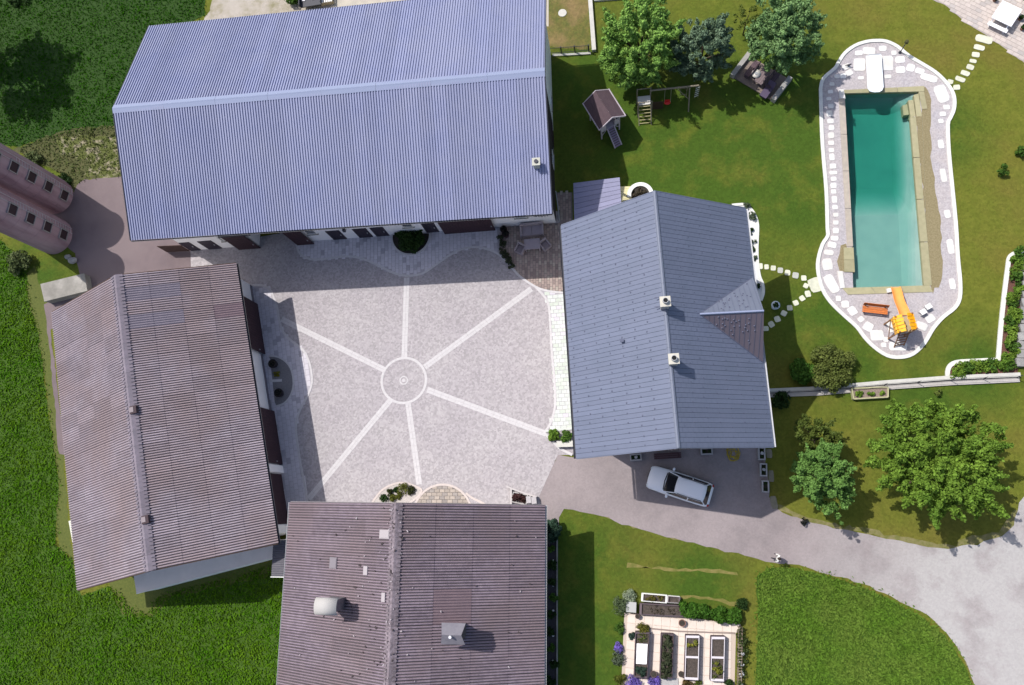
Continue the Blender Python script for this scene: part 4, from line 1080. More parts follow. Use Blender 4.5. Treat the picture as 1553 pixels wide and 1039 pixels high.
Z1 = lambda x, y, w_, h_, r=0: (1230 + x / 6.496, 50 + y / 6.496, w_ / 6.496, h_ / 6.496, r)
Z2 = lambda x, y, w_, h_, r=0: (1230 + x / 6.496, 200 + y / 6.496, w_ / 6.496, h_ / 6.496, r)
Z3 = lambda x, y, w_, h_, r=0: (1230 + x / 5.196, 350 + y / 5.196, w_ / 5.196, h_ / 5.196, r)
for s_ in ([Z1(*v) for v in ((195, 722, 55, 50), (180, 795, 60, 70), (190, 870, 65, 55), (200, 935, 55, 55), (197, 1010, 60, 65), (470, 200, 75, 55), (475, 315, 120, 145, 5), (570, 180, 125, 85, 10), (705, 155, 75, 60), (815, 198, 50, 50), (745, 300, 130, 170, 4), (875, 265, 95, 75), (880, 365, 95, 75), (980, 345, 80, 85, 20), (1070, 378, 90, 65, 25), (755, 432, 70, 45), (490, 445, 60, 35), (375, 395, 75, 65, -30), (345, 335, 80, 60, -20), (315, 425, 60, 55), (1160, 445, 170, 75, 25), (1285, 600, 125, 200, -14), (1335, 733, 65, 55), (1297, 800, 60, 50), (1278, 870, 50, 50), (205, 505, 50, 40), (190, 580, 50, 40), (175, 650, 50, 35), (255, 430, 55, 45))]
        + [Z2(*v) for v in ((197, 33, 60, 55), (197, 110, 58, 50), (200, 182, 52, 48), (205, 250, 50, 75), (215, 340, 62, 55), (218, 405, 75, 40), (222, 465, 55, 45), (220, 530, 62, 60), (222, 590, 52, 48), (230, 668, 52, 75), (235, 745, 55, 48), (243, 820, 52, 45), (243, 895, 55, 48), (243, 972, 58, 55), (1278, 122, 55, 100, -3), (1303, 430, 58, 150, -4), (1342, 810, 60, 88, -4))]
        + [Z3(*v) for v in ((195, 12, 45, 25), (185, 60, 60, 40, 8), (165, 112, 68, 50, 15), (140, 172, 75, 45, 10), (127, 265, 80, 100, -5), (160, 418, 80, 165, -24), (1098, 125, 50, 130, -3), (1112, 420, 48, 95, -2), (215, 535, 40, 45), (268, 580, 60, 60), (325, 632, 65, 75, -30), (392, 698, 50, 45, -35), (450, 757, 75, 75, 35), (520, 825, 105, 90), (588, 858, 40, 40), (572, 900, 40, 40), (685, 910, 145, 75, 2), (868, 750, 95, 65, 25), (938, 692, 75, 65, -30), (622, 755, 42, 100, -8))]):
    stone(pt, 'flagstone', *s_)
# coping boards, platform, steps and liner
algae = M('coping_olive', (.345, .315, .195), (.295, .275, .165), scale=3, rand=.1, bump=.2); cop_g = M('coping_grey', (.40, .35, .29), (.34, .30, .26), scale=3, rand=.08, bump=.2)


def board(name, pts, z0, z1, mt, parent=pt, n=1, lengthwise=True):
    q = px(pts)
    for k in range(n):
        if n == 1: r = q
        else: r = [q[0].lerp(q[3], k / n), q[1].lerp(q[2], k / n), q[1].lerp(q[2], (k + .985) / n), q[0].lerp(q[3], (k + .985) / n)]
        b = MB(); b.prism(r, z0, z1); b.build(name, mt, parent, world=True)


board('coping_board', [(1272, 150), (1281, 150), (1293.5, 375), (1284.5, 375)], -.25, .06, cop_g, n=4)
board('coping_board', [(1280, 137), (1280, 142), (1402, 139), (1402, 131)], -.25, .058, algae, n=3)
board('coping_board', [(1380, 178), (1388.5, 178), (1413, 434), (1401, 434)], -.25, .062, algae, n=4)
board('coping_board', [(1277, 437), (1286, 447), (1415, 443), (1410, 433)], -.25, .057, algae, n=3)
board('wood_platform', [(1279, 376), (1294, 376), (1296, 413.5), (1280, 413)], -.25, .10, algae, n=2)
board('white_slab', [(1269.5, 411.6), (1277.5, 411.6), (1281, 437), (1274, 438)], .0, .09, slab_m)
for k, x in enumerate((1281, 1285.5, 1290)): board('pool_step', [(x, 414), (x + 4.2, 414), (x + 5.2, 438), (x + 1, 438)], -.5, .02 - .07 * (k + 1), cop_g)
for k, q in enumerate(([(1393, 139.5), (1401, 139.5), (1406, 165.5), (1398, 166)], [(1386, 144), (1393, 142.4), (1398, 176), (1390, 177)], [(1378, 151.6), (1385.5, 151), (1389, 176), (1381.6, 177)], [(1370, 158), (1377, 156), (1380, 172), (1372, 173)])):
    board('pool_step', q, -.7, (.055, .02, -.06, -.20)[k], algae)
board('corner_board', [(1272, 136), (1279, 136), (1282, 150), (1273, 150)], -.2, .075, slab_m)
# basin: deep at the diving end, shallow at the slide end, long bank on the east side
bt_ = thing('pool_basin', None, None, (0, 0, 0), kind='structure')
lin = M('pool_liner', (.30, .36, .35), (.265, .33, .325), scale=.9, c3=(.33, .385, .37), s3=.4, rough=.7)
lin_s = lin
yb = lambda f: None
WA, WB, EA, EB = P(1279, 139), P(1294, 439), P(1397, 139), P(1408, 435)
b = MB(); rowsz = [(0.0, -.95), (.06, -1.9), (.46, -1.85), (.62, -.95), (1.0, -.78)]; wv = []
for f, z in rowsz:
    w0, e0 = WA.lerp(WB, f), EA.lerp(EB, f); dx = (e0 - w0)
    wv.append([w0 + Vector((0, 0, .03)), w0 + Vector((0, 0, z)), w0 + dx * .70 + Vector((0, 0, z)), w0 + dx * .86 + Vector((0, 0, z * .45)), e0 + Vector((0, 0, -.12)), e0 + Vector((0, 0, .03))])
vs = [v for r_ in wv for v in r_]; fs_ = []
for i in range(len(wv) - 1):
    for j in range(5): fs_.append((i * 6 + j, i * 6 + j + 1, (i + 1) * 6 + j + 1, (i + 1) * 6 + j)); b.m.append(0)
b.v = vs; b.f = fs_
o6 = len(b.v); b.add(wv[0] + wv[-1], [(0, 1, 2, 3, 4, 5), (11, 10, 9, 8, 7, 6)])
b.build('liner', lin, bt_, world=True)
wm = bpy.data.materials.new('pool_water'); wm.use_nodes = True; N = wm.node_tree.nodes; Lk = wm.node_tree.links; N.remove(N['Principled BSDF'])
tr = N.new('ShaderNodeBsdfTransparent'); tr.inputs[0].default_value = (.90, .96, .95, 1); gl = N.new('ShaderNodeBsdfGlossy'); gl.inputs['Roughness'].default_value = .04
fr = N.new('ShaderNodeFresnel'); fr.inputs[0].default_value = 1.33; mx = N.new('ShaderNodeMixShader'); Lk.new(fr.outputs[0], mx.inputs[0]); Lk.new(tr.outputs[0], mx.inputs[1]); Lk.new(gl.outputs[0], mx.inputs[2]); Lk.new(mx.outputs[0], N['Material Output'].inputs[0])
nz = N.new('ShaderNodeTexNoise'); nz.inputs['Scale'].default_value = 2.5; ge = N.new('ShaderNodeNewGeometry'); Lk.new(ge.outputs['Position'], nz.inputs['Vector']); bp = N.new('ShaderNodeBump'); bp.inputs['Strength'].default_value = .12; bp.inputs['Distance'].default_value = .05; Lk.new(nz.outputs[0], bp.inputs['Height']); Lk.new(bp.outputs[0], gl.inputs['Normal'])
# the water: a rippled surface and thin tinted layers below it, so light is dimmed the more the deeper it goes
wl = bpy.data.materials.new('pool_water_depth'); wl.use_nodes = True; N2 = wl.node_tree.nodes; N2.remove(N2['Principled BSDF']); t2 = N2.new('ShaderNodeBsdfTransparent'); t2.inputs[0].default_value = (.919, .977, .970, 1); wl.node_tree.links.new(t2.outputs[0], N2['Material Output'].inputs[0])
b = MB()
for z in (-.13, -.25, -.37, -.49, -.61) + tuple(-.98 - .062 * k for k in range(13)):
    b.mi = 0 if z == -.13 else 1; b.add([Vector((v.x, v.y, z)) for v in (WB, EB, EA, WA)], [(0, 1, 2, 3)])
tag(b.build('pool_water', [wm, wl], None), None, None, None, 'structure')
# diving board
t = thing('diving_board', 'wide white diving board reaching over the dark end of the pool', 'diving board', P(1326, 90))
bd = px([(1313.5, 85), (1336.5, 83), (1340, 132), (1338, 137), (1334, 139.5), (1326, 140), (1319, 138.5), (1316, 134)], .45)
b = MB(); b.prism(bd, .40, .47); b.build('board', M('bluish_white', (.76, .80, .84), rough=.45), t, world=True)
b = MB(); q = P(1325, 92); b.box((q.x, q.y, .2), (.9, .7, .4)); q = P(1327, 118); b.box((q.x, q.y, .2), (.9, .2, .4)); b.build('base', zinc, t, world=True)
# lamp post beside the kerb
q = P(1365, 80); t = thing('garden_light', 'thin dark garden light standing inside the pool kerb near the diving board', 'lamp', q)
b = MB(); b.tube([(0, 0, 0), (0, 0, 1.35)], .035, 8); b.build('pole', dark_metal, t)
b = MB(); b.tube([(0, 0, 1.35), (0, 0, 1.42), (0, 0, 1.62), (0, 0, 1.66)], [.06, .16, .13, .03], 10); b.build('lamp_head', M('lamp_olive', (.06, .06, .02)), t)
b = MB(); b.cyl((0, 0), .14, .12, 0, .06, 10); b.build('foot', dark_metal, t)
q = P(1286, 101); t = thing('bird_figure', 'little dark bird figure on a white flagstone left of the diving board', 'figure', q)
b = MB(); b.ball((0, 0, .22), (.14, .08, .09), 10, 6); b.ball((.13, 0, .34), (.06, .05, .05), 8, 5); b.tube([(.18, 0, .34), (.26, 0, .33)], [.02, .005], 5); b.tube([(-.1, 0, .24), (-.28, 0, .2)], [.05, .02], 5); b.build('body', dark_metal, t, smooth=True)
b = MB(); b.tube([(0, .03, .04), (0, .03, .2)], .012, 5); b.tube([(0, -.03, .04), (0, -.03, .2)], .012, 5); b.build('leg', dark_metal, t)

# slide tower
yel = M('yellow_plastic', (.86, .42, .012), (.80, .38, .01), rough=.4); org = M('orange_plastic', (.88, .34, .09), (.84, .31, .075), rough=.35)
tc = P(1370, 497); t = thing('pool_slide', 'yellow towered orange slide dropping into the pool', 'slide', tc, R(100)); ti = root_matrix(t).inverted()
top = ti @ P(1371, 478, 1.75); end = ti @ P(1357, 436, .30); ax = (end - top); ax.z = 0; L_ = ax.length; ax.normalize(); nr = Vector((-ax.y, ax.x, 0))
b = MB(); prof = []; K = 14
for k in range(K + 1):
    f = k / K; z = 1.75 * (1 - f) ** 1.15 + .30 * f + .05 * math.sin(f * math.pi * 3)
    prof.append(top + ax * (L_ * f) + Vector((0, 0, z - top.z)))
cs = [(-.34, .22), (-.30, .22), (-.25, .02), (0, -.03), (.25, .02), (.30, .22), (.34, .22)]
vs = [p + nr * (x * (1 + .15 * (1 - i / K))) + Vector((0, 0, z)) for i, p in enumerate(prof) for x, z in cs]; vs += [v - Vector((0, 0, .03)) for v in vs]
n7 = 7; off = len(prof) * 7; fsx = []
for i in range(K):
    for j in range(6): fsx += [(i * 7 + j, i * 7 + j + 1, (i + 1) * 7 + j + 1, (i + 1) * 7 + j), (off + i * 7 + j, off + (i + 1) * 7 + j, off + (i + 1) * 7 + j + 1, off + i * 7 + j + 1)]
    for j in (0, 6): fsx.append((i * 7 + j, (i + 1) * 7 + j, off + (i + 1) * 7 + j, off + i * 7 + j))
b.add(vs, fsx); b.build('chute', org, t, smooth=True, fix=True)
pc = ti @ P(1372.5, 490, 2.3); pc.z = 0
b = MB(); b.box((pc.x, pc.y, 1.68), (1.15, 1.25, .08)); b.build('platform', wood_pale, t)
for sg in (-1, 1):
    for k in range(5): b = MB(); b.box((pc.x - .5 + k * .24, pc.y + sg * .62, 2.1), (.2, .05, .85 - .06 * (k % 2))); b.build('side_board', yel, t)
    for k in range(5): b = MB(); b.box((pc.x - .5 + k * .25, pc.y + sg * .43, 2.52 - .03 * (k % 2)), (.21, .58 + .08 * (k % 2), .05), 0, ('X', -sg * .55)); b.build('side_board', yel, t)
pw = M('reddish_post', (.30, .16, .09), (.25, .13, .07), scale=5)
for sx in (-1, 1):
    for sy in (-1, 1): b = MB(); b.box((pc.x + sx * .55, pc.y + sy * .58, 1.3), (.09, .09, 2.6)); b.build('post', pw, t)
for sg in (-1, 1): b = MB(); b.tube([(pc.x - 1.25, pc.y + sg * .35, 0), (pc.x - .55, pc.y + sg * .35, 1.75), (pc.x - .5, pc.y + sg * .35, 2.3)], .045, 6); b.build('ladder_rail', pw, t)
for k in range(5): b = MB(); f = (k + .7) / 5.6; b.box((pc.x - 1.25 + .7 * f, pc.y, 1.75 * f), (.075, .72, .04)); b.build('ladder_step', pw, t)
for sg in (-1, 1): b = MB(); b.tube([(pc.x - .55, pc.y + sg * .58, .1), (pc.x + .55, pc.y + sg * .58, 1.5)], .035, 5); b.build('brace', pw, t)
b = MB(); q = ti @ P(1347, 441.5, 0); b.box((q.x, q.y, .13), (.3, .3, .2)); b.build('step_block', slab_m, t)

# orange bench by the pool
q = P(1324, 475); ow = M('orange_wood', (.55, .17, .045), (.47, .14, .035), scale=5, rand=.1)
t = thing('bench', 'orange slatted wooden bench on the gravel beside the slide', 'bench', q, R(-9))
for k in range(4): b = MB(); b.box((0, -.06 + k * .125, .45), (1.75, .105, .035)); b.build('seat_slat', ow, t)
for k in range(3): b = MB(); b.box((0, .40 + k * .03, .58 + k * .13), (1.75, .03, .11), 0, ('X', -.2)); b.build('back_slat', ow, t)
for sx in (-1, 1):
    b = MB(); x = sx * .68; b.box((x, -.06, .21), (.06, .06, .42)); b.box((x, .38, .42), (.06, .06, .84)); b.box((x, .16, .405), (.06, .46, .05)); b.build('leg_frame', dark_metal, t)
# two white stools
for a, rz, lab in (((1397, 475), .5, 'white garden stool left of its twin on the pool gravel'), ((1405, 467), .5, 'white garden stool right of its twin, nearer the pool coping')):
    t = thing('garden_stool', lab, 'stool', P(*a), rz, 'white stools by the pool slide')
    b = MB(); b.box((0, 0, .43), (.42, .36, .05)); b.build('seat', white_p, t)
    for sx in (-1, 1):
        for sy in (-1, 1): b = MB(); b.box((sx * .17, sy * .14, .2), (.045, .045, .405)); b.build('leg', white_p, t)

# stepping stones
st_y = M('stepping_stone', (.60, .60, .48), (.50, .50, .40), scale=4, rand=.08, bump=.25, bscale=20, detail=8); st_g = M('stepping_stone_grey', (.46, .47, .42), (.40, .40, .37), scale=3, rand=.08)
t = thing('stepping_path', None, None, (0, 0, 0), kind='structure')
for v in ((430, 415, 180, 90, 22), (380, 502, 115, 62, 22), (343, 577, 82, 62, 15), (315, 645, 72, 46, 18), (285, 708, 78, 62, 25), (233, 772, 95, 58, 28), (180, 835, 108, 56, 28), (75, 862, 62, 55, 20), (143, 920, 70, 62, 0)):
    stone(t, 'stepping_stone', 1430 + v[0] / 6.93, v[1] / 6.93, v[2] / 6.93, v[3] / 6.93, v[4], st_y, 0, .05)
t = thing('stepping_path', None, None, (0, 0, 0), kind='structure')
for v in ((172, 540, 36, 50, 0), (220, 545, 36, 42, 0), (273, 555, 40, 43, 5), (328, 572, 43, 48, 8), (385, 590, 44, 46, 10), (448, 612, 48, 50, 12), (513, 633, 42, 44, 0), (600, 688, 90, 122, -18), (530, 693, 40, 40, 30), (545, 757, 44, 54, -10), (500, 792, 42, 44, -30), (450, 828, 42, 44, -20), (403, 867, 43, 46, 0), (357, 910, 46, 44, 30), (305, 955, 46, 50, -20), (258, 997, 44, 50, -30), (215, 1030, 44, 40, 0)):
    stone(t, 'stepping_stone', 1120 + v[0] / 5.19, 300 + v[1] / 5.19, v[2] / 5.19, v[3] / 5.19, v[4], st_g if v[0] in (328, 448) else st_y, 0, .05)

# terrace at the top right with the white picnic set
ter = smooth_path(px([(1330, -110), (1400, -20), (1415, 0), (1432, 7), (1447, 19), (1462, 32), (1478, 43), (1495, 53), (1512, 65), (1530, 78), (1545, 90), (1560, 102), (1640, 190), (1760, 60), (1500, -160)]), 3, True)
t = thing('terrace', None, None, (0, 0, 0), kind='structure')
sheet('bedding', ter, .010, M('terrace_joint', (.35, .31, .28), (.31, .27, .25)), parent=t, kind=None)
tv = [p for p in ter]; near = [p for p in smooth_path(px([(1405, -12), (1415, 0), (1432, 7), (1447, 19), (1462, 32), (1478, 43), (1495, 53), (1512, 65), (1530, 78), (1545, 90), (1560, 102), (1580, 120), (1590, -30), (1420, -30)]), 3, True)]
pave(t, 'paver', near, .46, .32, R(-36), .004, .030, [M('terrace_paver', (.50, .44, .40), (.45, .39, .36), scale=4, rand=.08), M('terrace_paver_grey', (.40, .36, .34), rand=.08)], (.85, .15))
pc = P(1526, 22, .75); t = thing('picnic_set', 'white picnic table with attached benches on the pale terrace', 'picnic table', (pc.x, pc.y, 0), R(-35))
wp = M('bright_white', (.82, .82, .86), rough=.4)
for k in range(6): b = MB(); b.box((0, -.62 + k * .25, .74), (1.60, .24, .04)); b.build('table_plank', wp, t)
for sg in (-1, 1): b = MB(); b.box((0, sg * 1.02, .45), (1.55, .30, .04)); b.build('bench_plank', wp, t)
for sx in (-1, 1):
    b = MB(); b.box((sx * .6, 0, .40), (.07, 2.2, .07)); b.box((sx * .6, 0, .69), (.07, 1.3, .05))
    for sg in (-1, 1): b.hexa([(sx * .6 - .04, sg * .95 - .05, 0), (sx * .6 + .04, sg * .95 - .05, 0), (sx * .6 + .04, sg * .95 + .05, 0), (sx * .6 - .04, sg * .95 + .05, 0)], [(sx * .6 - .035, sg * .5 - .05, .66), (sx * .6 + .035, sg * .5 - .05, .66), (sx * .6 + .035, sg * .5 + .05, .66), (sx * .6 - .035, sg * .5 + .05, .66)])
    b.build('leg_frame', wp, t)
for a, lab in (((1507.5, 1.5), 'small dark clay pot on the terrace left of the picnic table'), ((1546, 30), 'small dark clay pot on the terrace right of the picnic table'), ((1549, 45), 'small dark clay pot on the terrace below the picnic table')):
    t = thing('plant_pot', lab, 'pot', P(*a), 0, 'pots on the terrace')
    b = MB(); b.tube([(0, 0, 0), (0, 0, .26)], [.12, .17], 12); b.build('pot', M('clay', (.20, .10, .07)), t); v, f = leaves([(0, 0, .36)], [.17], 120, .07); put('foliage', arr_mesh('foliage', v, f, leaf_dk), t)
q = P(1551, -4); t = thing('planter_box', 'white planter box at the terrace corner', 'planter', q, R(-35)); b = MB(); b.box((0, 0, .25), (1.0, .45, .5)); b.build('box', wp, t)
v, f = leaves([(-.3, 0, .6), (0, 0, .65), (.3, 0, .6)], [.25] * 3, 500, .08); put('foliage', arr_mesh('foliage', v, f, leaf_md), t)

# ------------------------------------------------------------------ hedge bed, fence wall, kerbs
hb = smooth_path(px([(1560, 382), (1545.5, 383), (1536, 385.6), (1530, 391.7), (1527.5, 406), (1521.5, 454), (1516.6, 502), (1514, 535)]), 4) + px([(1513, 546)]) + smooth_path(px([(1508, 546), (1478, 547.6), (1451.7, 549.3), (1441, 554), (1436.7, 562.5), (1436.7, 573)]), 4)
t = thing('hedge_bed', None, None, (0, 0, 0), kind='structure')
b = MB(); strip(b, hb, .30, 0, .12); b.build('kerb', _mats['white_kerb'], t, world=True)
sheet('mulch', hb + px([(1543, 570), (1548, 500), (1560, 420)]), .014, M('red_mulch', (.16, .075, .055), (.10, .05, .04), scale=9, bump=.7, bscale=30), parent=t, kind=None)
hs = [(1547, 388), (1543, 400), (1541, 413), (1540, 426), (1543, 438), (1536, 450), (1534, 462), (1532, 474), (1538, 481), (1531, 490), (1530, 503), (1527, 514), (1530, 526), (1534, 537), (1525, 543), (1527, 553), (1518, 554), (1508, 557), (1497, 556), (1486, 557), (1476, 557), (1464, 558), (1453, 561), (1446, 566)]
for k, a in enumerate(hs):
    shrub('hedge_shrub', (ORD[k] + ' hedge shrub from the top of the upright row behind the white kerb') if k < 15 else (ORD[23 - k] + ' hedge shrub from the rounded left end of the level hedge row'), 'shrub', P(*a), random.uniform(.42, .62), random.uniform(.6, .95), 420, .085, leaf_lt if k % 3 else leaf_md, 9, 'hedge shrubs behind the white kerb')
stn = M('grey_stone', (.30, .29, .28), (.22, .215, .21), scale=3, rand=.15, bump=.4)
for k in range(13):
    a = 395 + k * 13; t = thing('boulder', ORD[k] + ' grey squared boulder from the top of the line outside the hedge', 'boulder', P(1555 - k * .75 - (k > 8) * 3, a), random.uniform(-.2, .2), 'boulders outside the hedge')
    b = MB(); b.box((0, 0, .22), (.5, .58, .44)); b.build('stone', stn, t)
# low concrete wall with a thin rail fence
t = thing('garden_wall', 'long low pale concrete garden wall with two levels', 'wall', P(1350, 586))
w_hi = px([(1160, 593.5), (1240, 590), (1339, 581), (1440, 573.5), (1545, 569)]); w_lo = px([(1160, 600), (1240, 597), (1339, 588.5), (1440, 581.5), (1545, 576.5)])
conc_l = M('light_concrete', (.52, .51, .47), (.45, .44, .41), scale=2, bump=.2)
b = MB(); strip(b, w_hi, .30, 0, .28); b.build('coping', conc_l, t, world=True); b = MB(); strip(b, w_lo, .30, 0, .14); b.build('footing', M('concrete_pinkish', (.44, .41, .39), (.38, .36, .34), scale=2, bump=.2), t, world=True)
b = MB(); strip(b, [a.lerp(c, .5) for a, c in zip(w_hi, w_lo)], .12, 0, .10); b.build('gap', M('dark_strip', (.10, .10, .11)), t, world=True)  # solid dark strip drawn between the two wall levels
t = thing('rail_fence', 'thin dark rail fence standing along the low garden wall', 'fence', P(1350, 590))
md = [a.lerp(c, .5) for a, c in zip(w_hi, w_lo)]; fp = smooth_path(md, 12)
for z in (.35, .85): b = MB(); b.tube([p + Vector((0, 0, z)) for p in fp], .012, 5); b.build('rail', dark_metal, t, world=True)
for x in (1190, 1240, 1290, 1339, 1388, 1440, 1489, 1541):
    j = min(range(len(fp)), key=lambda i: abs(fp[i].x - P(x, 585).x)); b = MB(); b.tube([fp[j], fp[j] + Vector((0, 0, 1.0))], .028, 6); b.build('post', dark_metal, t, world=True)
# raised pale-wood bed below the wall
t = thing('raised_bed', 'pale wood framed raised bed against the low garden wall', 'raised bed', P(1319, 597))
rb = px([(1292, 589), (1347, 587), (1347, 602), (1295, 605)], .4)
for i in range(4):
    b = MB(); strip(b, [rb[i], rb[(i + 1) % 4]], .09, 0, .4 + .004 * i); b.build('side_board', M('lichen_wood', (.42, .40, .24), (.34, .33, .20), scale=5), t, world=True)
b = MB(); b.prism(rb, 0, .3); b.build('soil', M('pinkish_soil', (.26, .20, .17), (.18, .14, .12), scale=9, bump=.5), t, world=True)
for a, lb in (((1302, 597), 'leafy yellow green plant at the left end of the raised bed'), ((1320, 599), 'leafy green plant in the middle of the raised bed'), ((1337, 597), 'small sparse plant at the right end of the raised bed')): shrub('bed_plant', lb, 'plant', P(*a, .3), .28 if a[0] < 1330 else .16, .4, 160, .08, leaf_lt, 6, 'plants in the raised bed', z0=.3)

# white gravel bed along the east side of the house
eb = smooth_path(px([(1110, 311.5), (1120, 310.6), (1128.7, 310.6), (1137, 316), (1144, 325), (1148.5, 338.5), (1149, 352), (1148, 377), (1149, 400), (1152, 419.5), (1156.6, 431), (1157.6, 444.5), (1154, 456)]), 4)
t = thing('gravel_bed', None, None, (0, 0, 0), kind='structure')
sheet('white_gravel', eb + px([(1120, 470), (1095, 320)]), .010, M('white_gravel', (.66, .66, .66), (.56, .56, .56), scale=14, bump=.4), parent=t, kind=None)
b = MB(); strip(b, eb, .2, 0, .09); b.build('kerb', _mats['white_kerb'], t, world=True)
for a, r, mt, lb in (((1133, 313), .35, leaf_gy, 'grey spiky shrub at the top of the white house bed'), ((1140, 330), .38, leaf_gy, 'pale grey cushion plant in the white house bed'), ((1138, 352), .26, leaf_dk, 'upper dark bush hard against the east house wall'), ((1140, 368), .3, leaf_dk, 'middle dark bush hard against the east house wall'), ((1142, 378), .26, leaf_dk, 'lower dark bush hard against the east house wall'), ((1145, 392), .22, leaf_gy, 'low grey plant in the white house bed'), ((1149, 434), .25, leaf_dk, 'small dark bush under the dormer corner')):
    shrub('bed_shrub', lb, 'shrub', P(*a), r, r * 1.3, 260, .07, mt, 7)
q = P(1174, 466); t = thing('garden_urn', 'white garden urn with a dark plant on the shaded lawn', 'urn', q)
b = MB(); b.tube([(0, 0, 0), (0, 0, .06), (0, 0, .2), (0, 0, .5), (0, 0, .62)], [.2, .12, .1, .3, .33], 14); b.build('bowl', M('urn_white', (.62, .68, .72)), t, smooth=True); v, f = leaves([(0, 0, .7)], [.2], 90, .1); put('foliage', arr_mesh('foliage', v, f, leaf_dk), t)
# white kerb and dark fence around the dry plot at the top
t = thing('plot_wall', 'white stone kerb wall with a corner beside the dry plot', 'wall', P(898, 40))
b = MB(); strip(b, px([(893, -40), (895, 0), (901, 79)]), .34, 0, .35); b.build('wall', conc_l, t, world=True)
b = MB(); strip(b, px([(901, 1), (940, -2), (1010, -8)]), .26, 0, .22); b.build('kerb', _mats['white_kerb'], t, world=True); b = MB(); strip(b, px([(838, 84), (870, 82.5), (896, 81)]), .2, 0, .08); b.build('footing', conc_l, t, world=True)
t = thing('metal_fence', 'dark metal garden fence between barn and white kerb wall', 'fence', P(865, 80))
f0, f1 = P(831, 83), P(893, 78.5)
for k in range(4): b = MB(); q = f0.lerp(f1, k / 3); b.box((q.x, q.y, .5), (.1, .1, 1.0)); b.build('post', dark_metal, t, world=True)
for z in (.2, .9): b = MB(); b.tube([f0 + Vector((0, 0, z)), f1 + Vector((0, 0, z))], .025, 5); b.build('rail', dark_metal, t, world=True)
for k in range(26): b = MB(); q = f0.lerp(f1, (k + .5) / 26); b.tube([(q.x, q.y, .2), (q.x, q.y, .9)], .01, 4); b.build('bar', dark_metal, t, world=True)
t = thing('round_slab', 'round pale slab lying in the dry grass plot', 'slab', P(853, 20)); b = MB(); b.cyl((0, 0), .36, .35, 0, .06, 20); b.build('slab', conc_l, t)
# north yard clutter
t = thing('trailer', 'dark open trailer with white sheets behind the barn roof', 'trailer', P(475, 0), R(5))
b = MB(); b.box((0, 0, .55), (1.9, 2.0, .1)); b.build('bed', dark_metal, t)
for sg in (-1, 1): b = MB(); b.box((sg * .95, 0, .8), (.05, 2.0, .4)); b.build('side', dark_metal, t); b = MB(); b.tube([(sg * .98, 0, .3), (sg * 1.12, 0, .3)], .3, 14); b.build('wheel', M('rubber', (.015, .015, .016)), t)
for k in range(4): b = MB(); b.box((-.6 + k * .4, .2 * (k % 2), .64), (.3, .9, .04), .15 * (k - 1)); b.build('sheet', M('sheet_white', (.6, .6, .62)), t)
t = thing('pallet_stack', 'white slatted pallet stack beside the dark trailer', 'pallet', P(497, -2), R(5))
for k in range(6): b = MB(); b.box((-.5 + k * .2, 0, .55), (.14, 1.5, .05)); b.build('slat', white_p, t)
b = MB(); b.box((0, -.6, .26), (1.2, .12, .52)); b.box((0, .6, .26), (1.2, .12, .52)); b.box((0, 0, .26), (1.2, .12, .52)); b.build('base', wood_pale, t)
shrub('yard_shrub', 'dense green shrub beside the dark trailer', 'shrub', P(443, 0), .75, 1.2, 800, .11, leaf_md, 12)

# ------------------------------------------------------------------ trees
lm_b = leafmat('maple_leaf', (0.267, 0.437, 0.102), (0.181, 0.332, 0.073), .32, .7); lm_d = leafmat('plum_leaf', (0.193, 0.273, 0.177), (0.110, 0.173, 0.105), .35, .9); lm_g = leafmat('lime_leaf', (0.218, 0.352, 0.141), (0.137, 0.243, 0.088), .32, .7); lm_w = leafmat('walnut_leaf', (0.175, 0.282, 0.040), (0.116, 0.210, 0.030), .32, .6); lm_p = leafmat('pear_leaf', (0.162, 0.296, 0.075), (0.116, 0.228, 0.053), .32, .7)


def up(px_, py_, z): return P(px_, py_, z)


tree('maple_tree', 'large bright green round tree left of the darker tree above the swing set', 'tree', up(973, 62, 4.4), 7.8, 3.15, 40000, 250, .38, .10, lm_b, .2, 1.18, cz=4.0, hollow=.55, low=-.9)
tree('plum_tree', 'dark blackish green round tree between the bright tree and the timber deck', 'tree', up(1066, 72, 3.8), 6.6, 2.3, 24000, 160, .32, .095, lm_d, .16, 1.25, cz=3.5, hollow=.5, low=-.9)
tree('lime_tree', 'mid dark green round tree overhanging the timber deck', 'tree', up(1190, 52, 4.4), 7.2, 2.75, 32000, 230, .34, .095, lm_g, .18, 1.0, cz=4.6, hollow=.55, low=-.9)
tree('sapling', 'thin sparse olive leaved sapling between the two dark trees', 'sapling', up(1133, 28, 2.2), 3.4, 1.0, 700, 16, .26, .09, leaf_ol, .05, 1.2, cz=2.3, limbs=5)
tree('walnut_tree', 'broad loose bright green tree by the curving gravel drive', 'tree', up(1424, 698, 4.8), 7.4, 4.15, 52000, 300, .40, .105, lm_w, .24, .55, cz=4.8, elong=(1.08, .92), rot=-.5, hollow=.35, limbs=14)
tree('pear_tree', 'bluish green oval tree beside the shaded parking area', 'tree', up(1247, 722, 3.9), 6.2, 2.0, 20000, 130, .32, .095, lm_p, .14, 1.2, cz=3.9, elong=(.95, 1.15), rot=.1, hollow=.4)
tree('apple_tree', 'small loose olive green tree behind the bluish oval tree', 'tree', up(1243, 664, 2.6), 4.2, 1.45, 6000, 60, .28, .09, leaf_ol, .09, .9, cz=2.5, elong=(1.25, .85), rot=-.5, hollow=.35)
tree('boundary_tree', 'tall dark tree standing off the left edge by the dark meadow', 'tree', (-57.0, 41.0), 13.5, 4.6, 9000, 90, .8, .22, lm_d, .3, 1.0, cz=8.0)
shrub('round_shrub', 'dense bright green round shrub near the house shade edge', 'shrub', P(1215, 566), .98, 1.5, 3600, .095, leafmat('leaf_fresh', (.085, .18, .028), (.05, .12, .018)), 26, lobe=.36)
